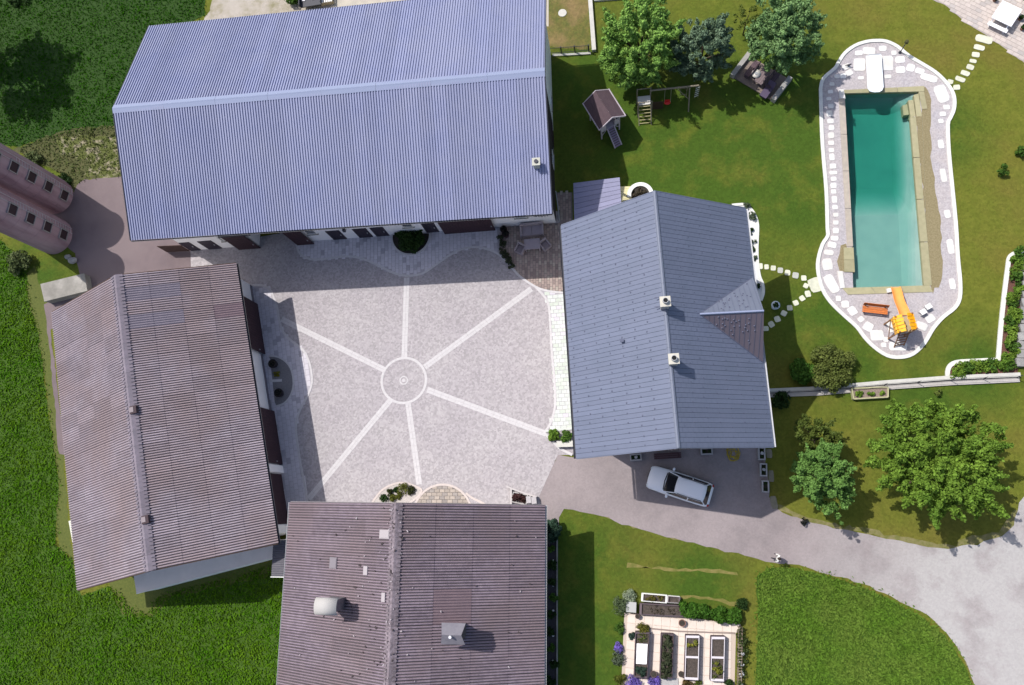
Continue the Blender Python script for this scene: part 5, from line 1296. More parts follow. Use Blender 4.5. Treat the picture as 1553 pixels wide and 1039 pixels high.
shrub('willow_shrub', 'feathery olive shrub leaning over the low garden wall', 'shrub', P(1257, 562), 2.05, 1.9, 9000, .085, leafmat('willow_leaf', (0.150, 0.180, 0.048), (0.096, 0.126, 0.030)), 60, lobe=.22)
shrub('shade_shrub', 'dark thin shrub in the house shade at the wall end', 'shrub', P(1184, 610), .75, 1.2, 900, .10, leaf_dk, 14)
shrub('small_shrub', 'small lone shrub on the lawn right of the pool', 'shrub', P(1518, 262), .45, .9, 320, .09, leaf_md, 7)
shrub('small_shrub', 'dark shrub cut by the right picture edge above the lone one', 'shrub', P(1549, 234), .5, 1.0, 420, .09, leaf_md, 8)
shrub('sapling_bush', 'tiny bare looking shrub on the grass below the garden wall', 'shrub', P(1422, 595), .32, .7, 140, .07, leaf_ol, 5)
shrub('blue_conifer', 'blue green spiky conifer at the corner of the mossy roofed barn', 'shrub', P(839, 803), .78, 2.0, 1500, .12, leaf_bl, 18, lobe=.34)
shrub('corner_bush', 'left yellow green bush in the bed at the house corner', 'shrub', P(841, 661), .48, .8, 800, .085, leaf_lt, 10)
shrub('corner_bush', 'right darker bush in the bed at the house corner', 'shrub', P(858, 662), .55, .9, 900, .085, leaf_md, 10)
shrub('silo_bush', 'pale feathery elder bush below the silos', 'shrub', P(38, 402), 1.25, 1.6, 1500, .12, leafmat('elder', (.13, .16, .07), (.08, .11, .04)), 20, lobe=.3)
shrub('silo_weeds', 'pale weedy bush behind the farther silo', 'shrub', P(52, 248), 1.0, .9, 900, .12, _mats['elder'], 16, lobe=.3)
shrub('silo_weeds', 'dark weeds at the foot of the farther silo', 'shrub', P(98, 275), .7, .6, 500, .10, leaf_dk, 10)
shrub('stump_plant', 'dark scraggly plant at the driveway edge below the oval tree', 'plant', P(1220, 791), .32, .6, 90, .10, leafmat('black_leaf', (.03, .03, .03), (.02, .025, .02)), 5)
for k, (a, r, g) in enumerate((((32, 0), 1.0, leaf_dk),)):
    shrub('fern', 'dark leafy shrub in the meadow corner at the top left', 'shrub', P(*a), r, .9, 500, .12, g, 10)
t = thing('rubble', 'two rough pale stones at the foot of the nearer silo', 'stone', P(112, 396)); 
for dx, dy, s_ in ((0, 0, .42), (-.5, .35, .33)): b = MB(); b.ball((dx, dy, s_ * .4), (s_, s_ * .7, s_ * .55), 9, 6, jit=.12); b.build('stone', stn, t)

# ------------------------------------------------------------------ courtyard planting
t = thing('wall_bed', None, None, (0, 0, 0), kind='structure')
c = P(623.5, 360); rr = (P(623.5, 388.5) - P(623.5, 360)).length; hf = [c + Vector((math.cos(a) * rr * 1.0, -math.sin(a) * rr + .1, 0)) for a in np.linspace(-.1, math.pi + .1, 26)]
b = MB(); strip(b, hf, .15, .01, .16); b.build('edging', band, t, world=True)
sheet('soil', [c + (p - c) * .95 for p in hf], .070, _mats['dark_soil'], parent=t, kind=None)
shrub('wall_shrub', 'broad dark shrub filling the half round bed at the barn wall', 'shrub', c + Vector((0, -.55, 0)), 1.15, 1.1, 3400, .095, leafmat('yew', (.045, .085, .022), (.025, .052, .014)), 26, lobe=.34)
shrub('wall_shrub', 'small dark shrub hiding the right corner of the half round bed', 'shrub', P(639, 355), .3, 1.2, 300, .08, leaf_dk, 6)
shrub('wall_shrub', 'small dark shrub hiding the left corner of the half round bed', 'shrub', P(602, 358), .25, .9, 220, .08, leaf_dk, 6)
# west half-round gravel bed with two dark tubs
t = thing('gravel_half_bed', None, None, (0, 0, 0), kind='structure')
hb2 = smooth_path(px([(408, 540), (420, 541), (432, 547), (441, 558), (445, 573), (445, 588), (440, 602), (431, 612), (420, 616)]), 3)
b = MB(); strip(b, hb2, .14, .01, .075); b.build('edging', band, t, world=True)
sheet('gravel', hb2 + px([(417, 610), (410, 545)]), .052, M('grey_gravel', (.22, .21, .22), (.16, .155, .165), scale=14, bump=.5), parent=t, kind=None)
b = MB(); strip(b, px([(408, 578), (428, 577)]), .2, .03, .068); b.build('stone_band', band, t, world=True)
for a, lb in (((417, 553), 'upper round black tub in the half round gravel bed'), ((426, 597), 'lower round black tub in the half round gravel bed')):
    t = thing('plant_tub', lb, 'tub', P(*a), 0, 'black tubs in the gravel bed'); b = MB(); b.tube([(0, 0, .04), (0, 0, .5), (0, 0, .55)], [.27, .36, .34], 16); b.build('tub', M('tub_black', (.018, .015, .022)), t); b = MB(); b.cyl((0, 0), .31, .31, .4, .552, 16); b.build('soil', _mats['dark_soil'], t)
    v, f = leaves([(0, 0, .55)], [.26], 120, .07); put('foliage', arr_mesh('foliage', v, f, leafmat('leaf_black', (.02, .022, .02), (.015, .018, .015))), t)
shrub('yellow_plant', 'yellow flowered plant between the two black tubs', 'plant', P(420.5, 567), .28, .35, 240, .06, leafmat('yellow_leaf', (.34, .28, .04), (.16, .17, .03)), 6)
# lens bed beside the entrance
t = thing('lens_bed', None, None, (0, 0, 0), kind='structure')
lb_ = smooth_path(px([(562, 770), (564, 764), (571, 753.6), (583, 741), (602, 733), (616, 733), (631, 738), (640, 744), (632, 755), (618, 766), (612, 775)]), 3)
b = MB(); strip(b, lb_, .15, .01, .07); b.build('edging', _mats['pink_band'], t, world=True)
sheet('gravel', lb_, .045, M('pink_gravel', (.46, .42, .40), (.38, .35, .33), scale=14, bump=.4), parent=t, kind=None)
ball_m = leafmat('box_leaf', (.05, .06, .02), (.035, .042, .016)); yb_m = leafmat('box_yellow', (.14, .15, .03), (.09, .105, .02))
for a, r, mt, lb in (((583, 755.5), .27, leaf_dk, 'dark ball plant at the left end of the lens bed'), ((591.5, 747), .24, ball_m, 'olive ball plant second from the left in the lens bed'), ((600.5, 742.5), .18, leaf_dk, 'small dark ball plant high in the lens bed'), ((597, 755.5), .27, yb_m, 'yellowish ball plant low in the lens bed'), ((606, 751), .26, yb_m, 'yellow green bush in the middle of the lens bed'), ((614, 742), .45, yb_m, 'largest yellow green bush in the lens bed'), ((623.5, 744), .32, ball_m, 'dark olive bush at the right end of the lens bed')):
    shrub('ball_plant', lb, 'plant', P(*a), r * 1.1, r * 1.5, 420, .06, mt, 10, 'plants in the lens bed', lobe=.5)
# corner bed by the south barn
t = thing('bed_wall', 'low pale kerb wall slanting to the barn corner', 'wall', P(790, 748)); b = MB(); strip(b, px([(769, 738), (792, 747), (815, 754)]), .12, .02, .35); strip(b, px([(776, 742), (776, 766)]), .12, .02, .352); b.build('wall', M('kerb_wall', (.45, .42, .42)), t, world=True)
t = thing('flower_trough', 'trough of dark red plants behind the low kerb wall', 'trough', P(789, 756), R(-12)); b = MB()
for d, q in (((1.15, .06, .4), (0, .35)), ((1.15, .06, .4), (0, -.35)), ((.06, .64, .4), (.55, 0)), ((.06, .64, .4), (-.55, 0))): b.box((q[0], q[1], .22), d)
b.build('trough', M('trough_pale', (.40, .38, .37)), t); v, f = leaves([(-.3, 0, .4), (0, .1, .42), (.3, 0, .4)], [.27] * 3, 700, .065); put('foliage', arr_mesh('foliage', v, f, leafmat('red_leaf', (.07, .03, .03), (.04, .025, .02))), t)
for a, lb in (((803, 758), 'left grey stone cube at the barn corner'), ((811, 759), 'right grey stone cube at the barn corner')):
    t = thing('stone_cube', lb, 'stone block', P(*a), .1); b = MB(); b.box((0, 0, .3), (.36, .5, .6)); b.build('stone', M('cube_stone', (.42, .40, .41), (.36, .34, .35), scale=5), t)
# step slab at the house corner
t = thing('corner_slab', 'pale bench slab at the house corner below the bushes', 'slab', P(858, 674), .02); b = MB(); b.box((0, 0, .45), (1.3, .45, .10)); b.build('slab', conc_l, t); b = MB(); b.box((-.5, 0, .2), (.1, .4, .398)); b.box((.5, 0, .2), (.1, .4, .398)); b.build('support', dark_metal, t)
t = thing('kerb_line', None, None, (0, 0, 0), kind='structure'); b = MB(); strip(b, px([(825, 656), (838, 669), (850, 681), (868, 690)]), .2, .01, .10); b.build('kerb', band, t, world=True)
b = MB(); strip(b, px([(828, 654), (870, 650)]), .14, .01, .09); b.build('kerb', _mats['pale_paver'], t, world=True)
# patio plants and furniture
for k, a in enumerate(((760, 362), (764, 371), (762, 381), (768, 389), (772, 396), (775, 403))): shrub('patio_plant', ORD[k] + ' low grey green plant from the barn wall in the strip beside the patio', 'plant', P(*a), .33, .4, 330, .06, leafmat('sage', (.085, .10, .06), (.05, .065, .035)), 8, 'plants in the strip beside the patio')
for a, lb in (((765, 351), 'dark round pot at the patio wall, nearer the barn'), ((768, 358), 'dark round pot at the patio wall, nearer the plants')):
    t = thing('patio_pot', lb, 'pot', P(*a)); b = MB(); b.tube([(0, 0, .03), (0, 0, .55)], [.2, .3], 14); b.build('pot', M('pot_maroon', (.05, .025, .03)), t); v, f = leaves([(0, 0, .6)], [.26], 160, .07); put('foliage', arr_mesh('foliage', v, f, _mats['leaf_black']), t)
ratt = M('rattan', (.36, .31, .33), (.30, .26, .28), scale=10, bump=.3, rough=.8); cush = M('cushion', (.33, .285, .32), (.30, .26, .295), scale=3)
q = P(807.5, 352); t = thing('garden_sofa', 'wide grey rattan sofa against the barn wall on the patio', 'sofa', q, R(3))
b = MB(); b.box((0, 0, .19), (1.85, .85, .32)); b.build('base', ratt, t)
for k in (-1, 1): b = MB(); b.box((k * .86, .0, .36), (.13, .95, .58)); b.build('armrest', ratt, t); b = MB(); b.box((k * .40, -.03, .41), (.76, .76, .12)); b.build('seat_cushion', cush, t)
b = MB(); b.box((0, .44, .45), (1.85, .13, .75)); b.build('backrest', ratt, t)
q = P(807, 370, .7); t = thing('patio_table', 'grey rattan table in front of the patio sofa', 'table', (q.x, q.y, 0), R(3)); b = MB(); b.box((0, 0, .69), (1.25, .85, .06)); b.build('tabletop', cush, t)
for sx in (-1, 1):
    for sy in (-1, 1): b = MB(); b.box((sx * .54, sy * .36, .34), (.09, .09, .64)); b.build('leg', ratt, t)
for a, rz, lb in (((790, 380), R(-28 + 180), 'grey rattan armchair at the left corner of the patio table'), ((827.5, 374), R(38 + 180), 'grey rattan armchair at the right corner of the patio table')):
    t = thing('armchair', lb, 'armchair', P(*a), rz, 'rattan armchairs on the patio'); b = MB(); b.box((0, .02, .2), (.66, .66, .30)); b.build('base', ratt, t); b = MB(); b.box((0, .04, .39), (.50, .52, .10)); b.build('seat_cushion', M('cushion_dark', (.22, .185, .205)), t)
    for k in (-1, 1): b = MB(); b.box((k * .31, .0, .36), (.09, .72, .55)); b.build('armrest', ratt, t)
    b = MB(); b.box((0, -.33, .45), (.70, .09, .7)); b.build('backrest', ratt, t)

# ------------------------------------------------------------------ driveway: car, boxes, hose, bench
b0, b1 = P(984, 722, .6), P(1078, 752.5, .6); cc = (b0 + b1) / 2
car = thing('parked_car', 'silver estate car parked askew in the house shade', 'car', (cc.x, cc.y, .012), math.atan2(b0.y - b1.y, b0.x - b1.x))
silver = M('silver_paint', (.80, .81, .86), rough=.3, metal=.0, spec=.6); carglass = M('car_glass', (.012, .014, .02), rough=.06, spec=.8); blackp = M('black_plastic', (.02, .02, .022), rough=.6)
secs = [(2.30, .62, .42, .60, .62), (2.22, .78, .30, .66, .70), (2.0, .86, .24, .72, .80), (1.5, .89, .22, .80, .90), (.95, .90, .22, .86, .98), (.55, .90, .22, .92, 1.0), (-.6, .90, .22, .95, 1.02), (-1.6, .89, .22, .97, 1.03), (-2.0, .87, .25, .97, 1.02), (-2.22, .80, .32, .92, .98), (-2.30, .68, .45, .80, .84)]
b = MB()
for x, wd, z0, zs_, zt in secs:
    for y, z in ((-wd * .8, z0), (-wd * .97, z0 + .08), (-wd, (z0 + zs_) / 2), (-wd * .97, zs_ - .03), (-wd * .86, zt - .035), (-wd * .45, zt + .012), (0, zt + .025), (wd * .45, zt + .012), (wd * .86, zt - .035), (wd * .97, zs_ - .03), (wd, (z0 + zs_) / 2), (wd * .97, z0 + .08), (wd * .8, z0)): b.v.append((x, y, z))
nn = 13
for i in range(len(secs) - 1):
    for j in range(nn): b.f.append((i * nn + j, i * nn + (j + 1) % nn, (i + 1) * nn + (j + 1) % nn, (i + 1) * nn + j)); b.m.append(0)
b.f += [tuple(range(nn)), tuple(range((len(secs) - 1) * nn, len(secs) * nn))]; b.m += [0, 0]
b.build('body', silver, car, smooth=True, fix=True)
rs = [(.28, .60, 1.36), (.10, .63, 1.42), (-.8, .655, 1.455), (-1.5, .64, 1.44), (-1.78, .61, 1.40)]
gl_b = {.28: (.98, .74, .995)}
b = MB()
low = [(1.02, .70, 1.0), (.55, .80, 1.01), (-.8, .82, 1.03), (-1.75, .80, 1.03), (-2.12, .70, 1.02)]
hi2 = [(.22, .58, 1.355), (.10, .63, 1.385), (-.8, .655, 1.42), (-1.5, .64, 1.405), (-1.80, .58, 1.36)]
ring = lambda a: [(x, -y, z) for x, y, z in a] + [(x, y, z) for x, y, z in reversed(a)]
L0, L1 = ring(low), ring(hi2); n_ = len(L0); b.add(L0 + L1, [(i, (i + 1) % n_, n_ + (i + 1) % n_, n_ + i) for i in range(n_)])
b.build('glass_cabin', carglass, car, fix=True)
b = MB(); vs = []
for x, y, z in rs:
    for k in range(-4, 5): vs.append((x + .05 * (1 - (k / 4) ** 2) * (1 if x > 0 else -1 if x < -1.4 else 0), y * k / 4, z + .03 * (1 - (k / 4) ** 2) - (.02 if abs(k) == 4 else 0)))
q = len(vs); vs += [(x, y, z - .05) for x, y, z in vs]
fsx = [(i * 9 + j, i * 9 + j + 1, (i + 1) * 9 + j + 1, (i + 1) * 9 + j) for i in range(4) for j in range(8)]
fsx += [(q + i * 9 + j, q + (i + 1) * 9 + j, (i + 1) * 9 + j, i * 9 + j) for i in range(4) for j in (0, 8)] + [(q + i * 9 + j, i * 9 + j, i * 9 + j + 1, q + i * 9 + j + 1) for i in (0, 4) for j in range(8)]
b.add(vs, fsx); b.build('roof', silver, car, smooth=True, fix=True)
for sg in (-1, 1):
    b = MB()
    for (a, c_) in (((.98, .735, .995), (.26, .60, 1.375)), ((-.72, .825, 1.03), (-.74, .66, 1.41)), ((-1.98, .77, 1.02), (-1.76, .61, 1.38))): b.tube([(a[0], sg * a[1], a[2]), (c_[0], sg * c_[1], c_[2])], .035, 6)
    b.build('pillar', silver, car)
    b = MB(); b.tube([(.1, sg * .60, 1.45), (-.8, sg * .62, 1.495), (-1.65, sg * .59, 1.455)], .022, 6); b.build('roof_rail', dark_metal, car)
    b = MB(); b.ball((.72, sg * 1.0, 1.02), (.10, .13, .09), 10, 6); b.build('mirror', silver, car, smooth=True)
    b = MB(); b.ball((2.14, sg * .62, .64), (.14, .17, .07), 10, 6); b.build('headlight', M('headlight', (.75, .78, .8), rough=.1, spec=.8), car, smooth=True)
    b = MB(); b.ball((-2.20, sg * .70, .85), (.10, .12, .13), 10, 6); b.build('tail_light', M('tail_red', (.35, .02, .02), rough=.2), car, smooth=True)
    for x in (1.42, -1.38):
        b = MB(); b.tube([(x, sg * .70, .31), (x, sg * .90, .31)], .31, 20); wv_ = b.build('wheel', _mats['rubber'], car); b = MB(); b.tube([(x, sg * .885, .31), (x, sg * .91, .31)], .20, 14); b.build('rim', zinc, wv_)
b = MB(); b.tube([(1.06, -.62, 1.012), (1.12, 0, 1.03), (1.06, .62, 1.012)], .035, 6); b.build('wiper_cowl', blackp, car)
b = MB(); b.tube([(2.24, -.6, .58), (2.31, 0, .60), (2.24, .6, .58)], .05, 6); b.build('grille', blackp, car)
b = MB(); b.box((-2.31, 0, .62), (.02, .5, .11)); b.build('number_plate', white_p, car)
plm = M('planter_stone', (.40, .385, .385), (.34, .33, .33), scale=6, bump=.3)
for a, rz, fl, lb in (((964, 694), 4, 1, 'stone flower box with one white bloom left of the dark bench'), ((1071, 685), 2, 0, 'stone flower box without blooms between the dark bench and the hose'), ((1154, 688.5), 88, 1, 'uppermost of the three stone flower boxes along the parking edge'), ((1156.7, 713), 87, 1, 'middle one of the three stone flower boxes along the parking edge'), ((1159.5, 738), 87, 0, 'lowest of the three stone flower boxes along the parking edge')):
    t = thing('flower_box', lb, 'flower box', P(*a), R(rz), 'stone flower boxes on the driveway'); b = MB(); l_ = .84 if fl == 0 or rz < 10 else .92
    for d, q in (((l_, .09, .42), (0, .20)), ((l_, .09, .42), (0, -.20)), ((.09, .31, .42), (l_ / 2 - .045, 0)), ((.09, .31, .42), (-l_ / 2 + .045, 0))): b.box((q[0], q[1], .225), d)
    b.build('box', plm, t); b = MB(); b.box((0, 0, .18), (l_ - .18, .31, .3)); b.build('soil', _mats['dark_soil'], t)
    v, f = leaves([(-.2, 0, .38), (.2, 0, .38)], [.12] * 2, 140, .045); put('foliage', arr_mesh('foliage', v, f, leaf_dk), t)
    if fl: v, f = leaves([(.02, 0, .5)], [.11], 90, .04); put('flower', arr_mesh('flower', v, f, leafmat('white_flower', (.7, .7, .72), (.6, .6, .62), .1)), t)
t = thing('hose_coil', 'yellow garden hose in a loose coil on the dark driveway', 'hose', P(1112, 688)); b = MB(); pts = []
for k in range(150):
    a = k / 150 * 2 * math.pi * 5.0; r = .30 + .13 * math.sin(a * .37 + 1) + .015 * (k % 7); pts.append((math.cos(a) * r + .05 * math.sin(a * .21), math.sin(a) * r * 1.15 - .1 * math.sin(a * .2), .03 + .012 * (a / 6.28)))
b.tube(pts, .024, 6); b.build('hose', M('hose_yellow', (.42, .31, .02), rough=.5), t, smooth=True)
t = thing('wall_bench', 'low dark reddish bench against the south house wall', 'bench', P(1012, 692), R(3))
for k in range(3): b = MB(); b.box((0, -.14 + k * .15, .42), (1.95, .13, .04)); b.build('seat_plank', M('dark_red_wood', (.085, .045, .05), (.06, .032, .036), scale=4), t)
for sx in (-.8, .8): b = MB(); b.box((sx, 0, .2), (.08, .36, .40)); b.build('leg', _mats['dark_red_wood'], t)
t = thing('slab_row', None, None, (0, 0, 0), kind='structure')
for v in ((1166.5, 688, 9, 14), (1169.5, 722, 8, 18), (1173.5, 762, 10, 20, -8)): stone(t, 'paving_slab', *v, mt=M('mossy_slab', (.22, .20, .15), (.17, .16, .12), scale=4), z1=.05)

# ------------------------------------------------------------------ person walking by the driveway edge
def person(loc, rz):
    t = thing('person', 'person in a white top and dark trousers standing on the driveway edge', 'person', loc, rz)
    J = {'pel': ((0, 0, .93), .135), 'sp': ((0, 0, 1.12), .125), 'ch': ((.02, 0, 1.32), .15), 'nk': ((.03, 0, 1.47), .06), 'hd0': ((.04, 0, 1.56), .085), 'hd1': ((.05, 0, 1.66), .095), 'hd2': ((.05, 0, 1.73), .06)}
    E_ = [('pel', 'sp'), ('sp', 'ch'), ('ch', 'nk'), ('nk', 'hd0'), ('hd0', 'hd1'), ('hd1', 'hd2')]
    for s, st_ in ((1, .16), (-1, -.14)):
        k = 'l' if s > 0 else 'r'
        J.update({k + 'h': ((0, s * .10, .90), .10), k + 'k': ((st_ * .6 + .03, s * .10, .50), .065), k + 'a': ((st_ - .03, s * .10, .09), .045), k + 't': ((st_ + .12, s * .11, .04), .04), k + 's': ((.02, s * .19, 1.38), .062), k + 'e': ((.04 - st_ * .3, s * .25, 1.12), .045), k + 'w': ((.16 - st_ * .4, s * .22, .90), .03), k + 'p': ((.18 - st_ * .4, s * .22, .83), .034)})
        E_ += [('pel', k + 'h'), (k + 'h', k + 'k'), (k + 'k', k + 'a'), (k + 'a', k + 't'), ('ch', k + 's'), (k + 's', k + 'e'), (k + 'e', k + 'w'), (k + 'w', k + 'p')]
        for f_ in range(4):
            nm = k + 'f%d' % f_; J[nm] = ((.20 - st_ * .4 + .01 * f_, s * (.205 + .01 * f_), .75 - .01 * (f_ % 2)), .010); E_.append((k + 'p', nm))
        J[k + 'th'] = ((.22 - st_ * .4, s * .19, .82), .011); E_.append((k + 'p', k + 'th'))
    ks = list(J); me = bpy.data.meshes.new('body'); me.from_pydata([J[k][0] for k in ks], [(ks.index(a), ks.index(c)) for a, c in E_], [])
    o = put('body', me, t); md_ = o.modifiers.new('skin', 'SKIN'); md_.use_smooth_shade = True; sv = me.skin_vertices[0].data
    for i, k in enumerate(ks): sv[i].radius = (J[k][1], J[k][1]); sv[i].use_root = (k == 'pel')
    o.modifiers.new('sub', 'SUBSURF').levels = 1; o.modifiers['sub'].render_levels = 2
    mt = bpy.data.materials.new('person_body'); mt.use_nodes = True; N = mt.node_tree.nodes; L_ = mt.node_tree.links
    tc_ = N.new('ShaderNodeTexCoord'); sp_ = N.new('ShaderNodeSeparateXYZ'); L_.new(tc_.outputs['Object'], sp_.inputs[0]); cr_ = N.new('ShaderNodeValToRGB'); cr_.color_ramp.interpolation = 'CONSTANT'
    q = N.new('ShaderNodeMath'); q.operation = 'DIVIDE'; q.inputs[1].default_value = 1.8; L_.new(sp_.outputs[2], q.inputs[0]); L_.new(q.outputs[0], cr_.inputs[0])
    e = cr_.color_ramp.elements; e[0].color = (.03, .025, .025, 1); e[0].position = 0
    for ps, cl in ((.06, (.03, .03, .045)), (.535, (.75, .74, .72)), (.815, (.45, .28, .20))):
        z_ = e.new(ps); z_.color = (*cl, 1)
    e.remove(e[-1]) if len(e) > 4 else None
    L_.new(cr_.outputs[0], N['Principled BSDF'].inputs['Base Color']); me.materials.append(mt)
    b = MB(); b.ball((.03, 0, 1.685), (.115, .108, .115), 14, 8); b.ball((-.03, 0, 1.60), (.07, .095, .12), 12, 7); b.build('hair', M('hair_dark', (.03, .02, .016), rough=.6), t, smooth=True)
    b = MB(); b.ball((.14, 0, 1.62), (.02, .014, .02), 6, 4); b.build('nose', M('skin', (.45, .28, .20)), t, smooth=True)
    for s in (-1, 1): b = MB(); b.ball((.128, s * .035, 1.645), (.012, .014, .009), 6, 4); b.build('eye', dark_metal, t); b = MB(); b.ball((.04, s * .10, 1.62), (.02, .012, .032), 6, 4); b.build('ear', _mats['skin'], t)
    b = MB(); b.box((.132, 0, 1.585), (.012, .05, .012)); b.build('mouth', M('lips', (.3, .12, .1)), t)
    return t


person(P(1175.5, 845.5) + Vector((0, 0, .014)), R(160))

# ------------------------------------------------------------------ playhouse, swing set, deck
ph_r = M('playhouse_roof', (0.106, 0.072, 0.085), (0.089, 0.060, 0.072), scale=2, rand=.05); ph_w = M('lilac_white_wood', (.50, .45, .50), (.44, .40, .45), scale=5)
c0 = (P(904, 139, 3.4) + P(927.7, 177, 3.4)) / 2; axd = P(927.7, 177, 3.4) - P(904, 139, 3.4)
t = thing('playhouse', 'stilted wooden playhouse with brown roof and ladder ramp', 'playhouse', (c0.x, c0.y, 0), math.atan2(axd.y, axd.x)); HLp, HWp = 1.28, 1.12
for s in (-1, 1):
    mx, ln = slope_mtx(s, -HLp, HWp, 2.5, 3.4); nb = 9
    for k in range(nb): b = MB(); b.box((HLp, (k + .5) * ln / nb, .02 + .004 * (k % 2)), (2 * HLp, ln / nb - .008, .03)); o = b.build('roof_plank', ph_r, t); o.matrix_basis = mx
    b = MB(); b.box((HLp, .0, .03), (2 * HLp + .12, .06, .14)); o = b.build('fascia', ph_w, t); o.matrix_basis = mx
barge(t, HLp, HWp, 2.5, 3.4, ph_w, th=.06, dep=.14, lift=.06)
b = MB(); b.box((0, 0, 1.2), (2.0, 1.7, .08)); b.build('platform', ph_w, t)
for sy in (-1, 1):
    for k in range(12): b = MB(); b.box((-.95 + k * .172, sy * .82, 1.75), (.155, .04, 1.06)); b.build('wall_plank', ph_w, t)
for k in range(10): b = MB(); b.box((-.98, -.76 + k * .168, 1.78), (.04, .155, 1.1)); b.build('wall_plank', ph_w, t)
for sy in (-1, 1):
    b = MB(); b.box((.96, sy * .6, 1.6), (.04, .45, .75)); b.build('front_panel', ph_w, t); b = MB(); b.tube([(.96, sy * .8, .45), (.96, sy * .35, 1.15)], .035, 5); b.build('brace', ph_w, t)
for sx in (-1, 1):
    for sy in (-1, 1): b = MB(); b.box((sx * .95, sy * .8, 1.25), (.10, .10, 2.5)); b.build('post', ph_w, t)
for sy in (-1, 1): b = MB(); b.tube([(.98, sy * .30, 1.3), (2.25, sy * .30, .10)], .05, 6); b.build('ramp_rail', ph_w, t)
for k in range(9): b = MB(); f = (k + .5) / 9; b.box((.98 + 1.27 * f, 0, 1.25 - 1.18 * f), (.13, .56, .03), 0, ('Y', .3)); b.build('ramp_tread', M('tread_violet', (.24, .19, .27)), t)

sw_w = M('swing_wood', (.24, .21, .16), (.18, .16, .12), scale=5)
s0, s1 = P(985.5, 137.4, 2.25), P(1060, 129.6, 2.25); sc = (s0 + s1) / 2
t = thing('swing_set', 'wooden swing set with small tower, red swing and trapeze', 'swing set', (sc.x, sc.y, 0), math.atan2(s1.y - s0.y, s1.x - s0.x)); Ls = (s1 - s0).length / 2
b = MB(); b.tube([(-Ls, 0, 2.25), (Ls, 0, 2.25)], .075, 8); b.build('beam', sw_w, t)
for y in (-1, 1): b = MB(); b.tube([(Ls - .7, y * .95, 0), (Ls - .7, y * .05, 2.2)], .055, 7); b.build('leg', sw_w, t); b = MB(); b.tube([(Ls - .75, y * .45, 1.15), (Ls - 1.7, 0, 2.2)], .03, 5); b.build('brace', sw_w, t)
for x in (-Ls - .95, -Ls + .1):
    for y in (-.95, .2): b = MB(); b.box((x, y, 1.15), (.10, .10, 2.3)); b.build('tower_post', sw_w, t)
b = MB(); b.box((-Ls - .42, .35 - .55, 1.15), (1.0, .75, .06)); b.build('platform', M('white_board', (.62, .60, .56)), t)
for k in range(6): b = MB(); b.box((-Ls - .42, -1.62 + k * .19, .12 + k * .19), (.9, .06, .04)); b.build('ladder_rung', M('rung_wood', (.33, .30, .16)), t)
for x in (-Ls - .9, -Ls + .06): b = MB(); b.tube([(x, -1.75, 0), (x, -.55, 1.2)], .035, 6); b.build('ladder_rail', sw_w, t)
for y in (-.95, .2): b = MB(); b.tube([(-Ls - .95, y, 2.25), (-Ls + .1, y, 2.25)], .04, 6); b.build('top_rail', sw_w, t)
b = MB(); b.box((-Ls + .62, -.5, .7), (.9, .06, 1.1)); b.build('side_panel', M('panel_brown', (.05, .03, .02)), t)
xr = -Ls + 1.42
for dx in (-.24, .24): b = MB(); b.tube([(xr + dx, 0, 2.2), (xr + dx, -.25, .55)], .016, 5); b.build('rope', M('rope', (.33, .30, .22)), t)
b = MB(); b.ball((xr, -.25, .50), (.27, .18, .10), 12, 6); b.box((xr, -.13, .62), (.42, .05, .22)); b.build('swing_seat', M('red_plastic', (.62, .03, .03), rough=.35), t)
xr = -Ls + 2.65
for dx in (-.25, .25): b = MB(); b.tube([(xr + dx, 0, 2.2), (xr + dx, 0, .75)], .016, 5); b.build('rope', _mats['rope'], t)
b = MB(); b.tube([(xr - .3, 0, 1.1), (xr + .3, 0, 1.1)], .025, 6); b.build('trapeze_bar', _mats['rung_wood'], t)
for k in range(5): b = MB(); b.box((Ls - .05, -.02, 1.95 - k * .32), (.34, .05, .05), .3); b.build('rope_rung', M('rung_pale', (.6, .6, .55)), t)
for dx in (-.14, .14): b = MB(); b.tube([(Ls - .05 + dx, 0, 2.2), (Ls - .05 + dx, 0, .3)], .014, 5); b.build('rope', _mats['rope'], t)

dq = px([(1115, 118), (1138, 84), (1196, 118), (1166, 153)], .16); dc = sum(dq, Vector()) / 4; dv = (dq[2] - dq[1]); 
t = thing('garden_deck', 'weathered timber deck with grey stone end walls under the tree', 'deck', (dc.x, dc.y, 0), math.atan2(dv.y, dv.x)); LX = dv.length; LY = (dq[0] - dq[1]).length * .98
dkm = M('deck_plank', (.25, .20, .17), (.20, .16, .14), scale=3, rand=.1, bump=.2)
for k in range(14): b = MB(); b.box((0, -LY / 2 + (k + .5) * LY / 14, .10), (LX, LY / 14 - .012, .12)); b.build('plank', dkm, t)
for sg in (-1, 1): b = MB(); b.box((sg * (LX / 2 + .12), 0, .25), (.36, LY + .1, .5)); b.build('end_wall', M('end_wall_stone', (.33, .32, .30), (.27, .26, .25), scale=3, bump=.3), t)
du = root_matrix(t)


def on_deck(x, y, z=.16): return du @ Vector((x, y, z))


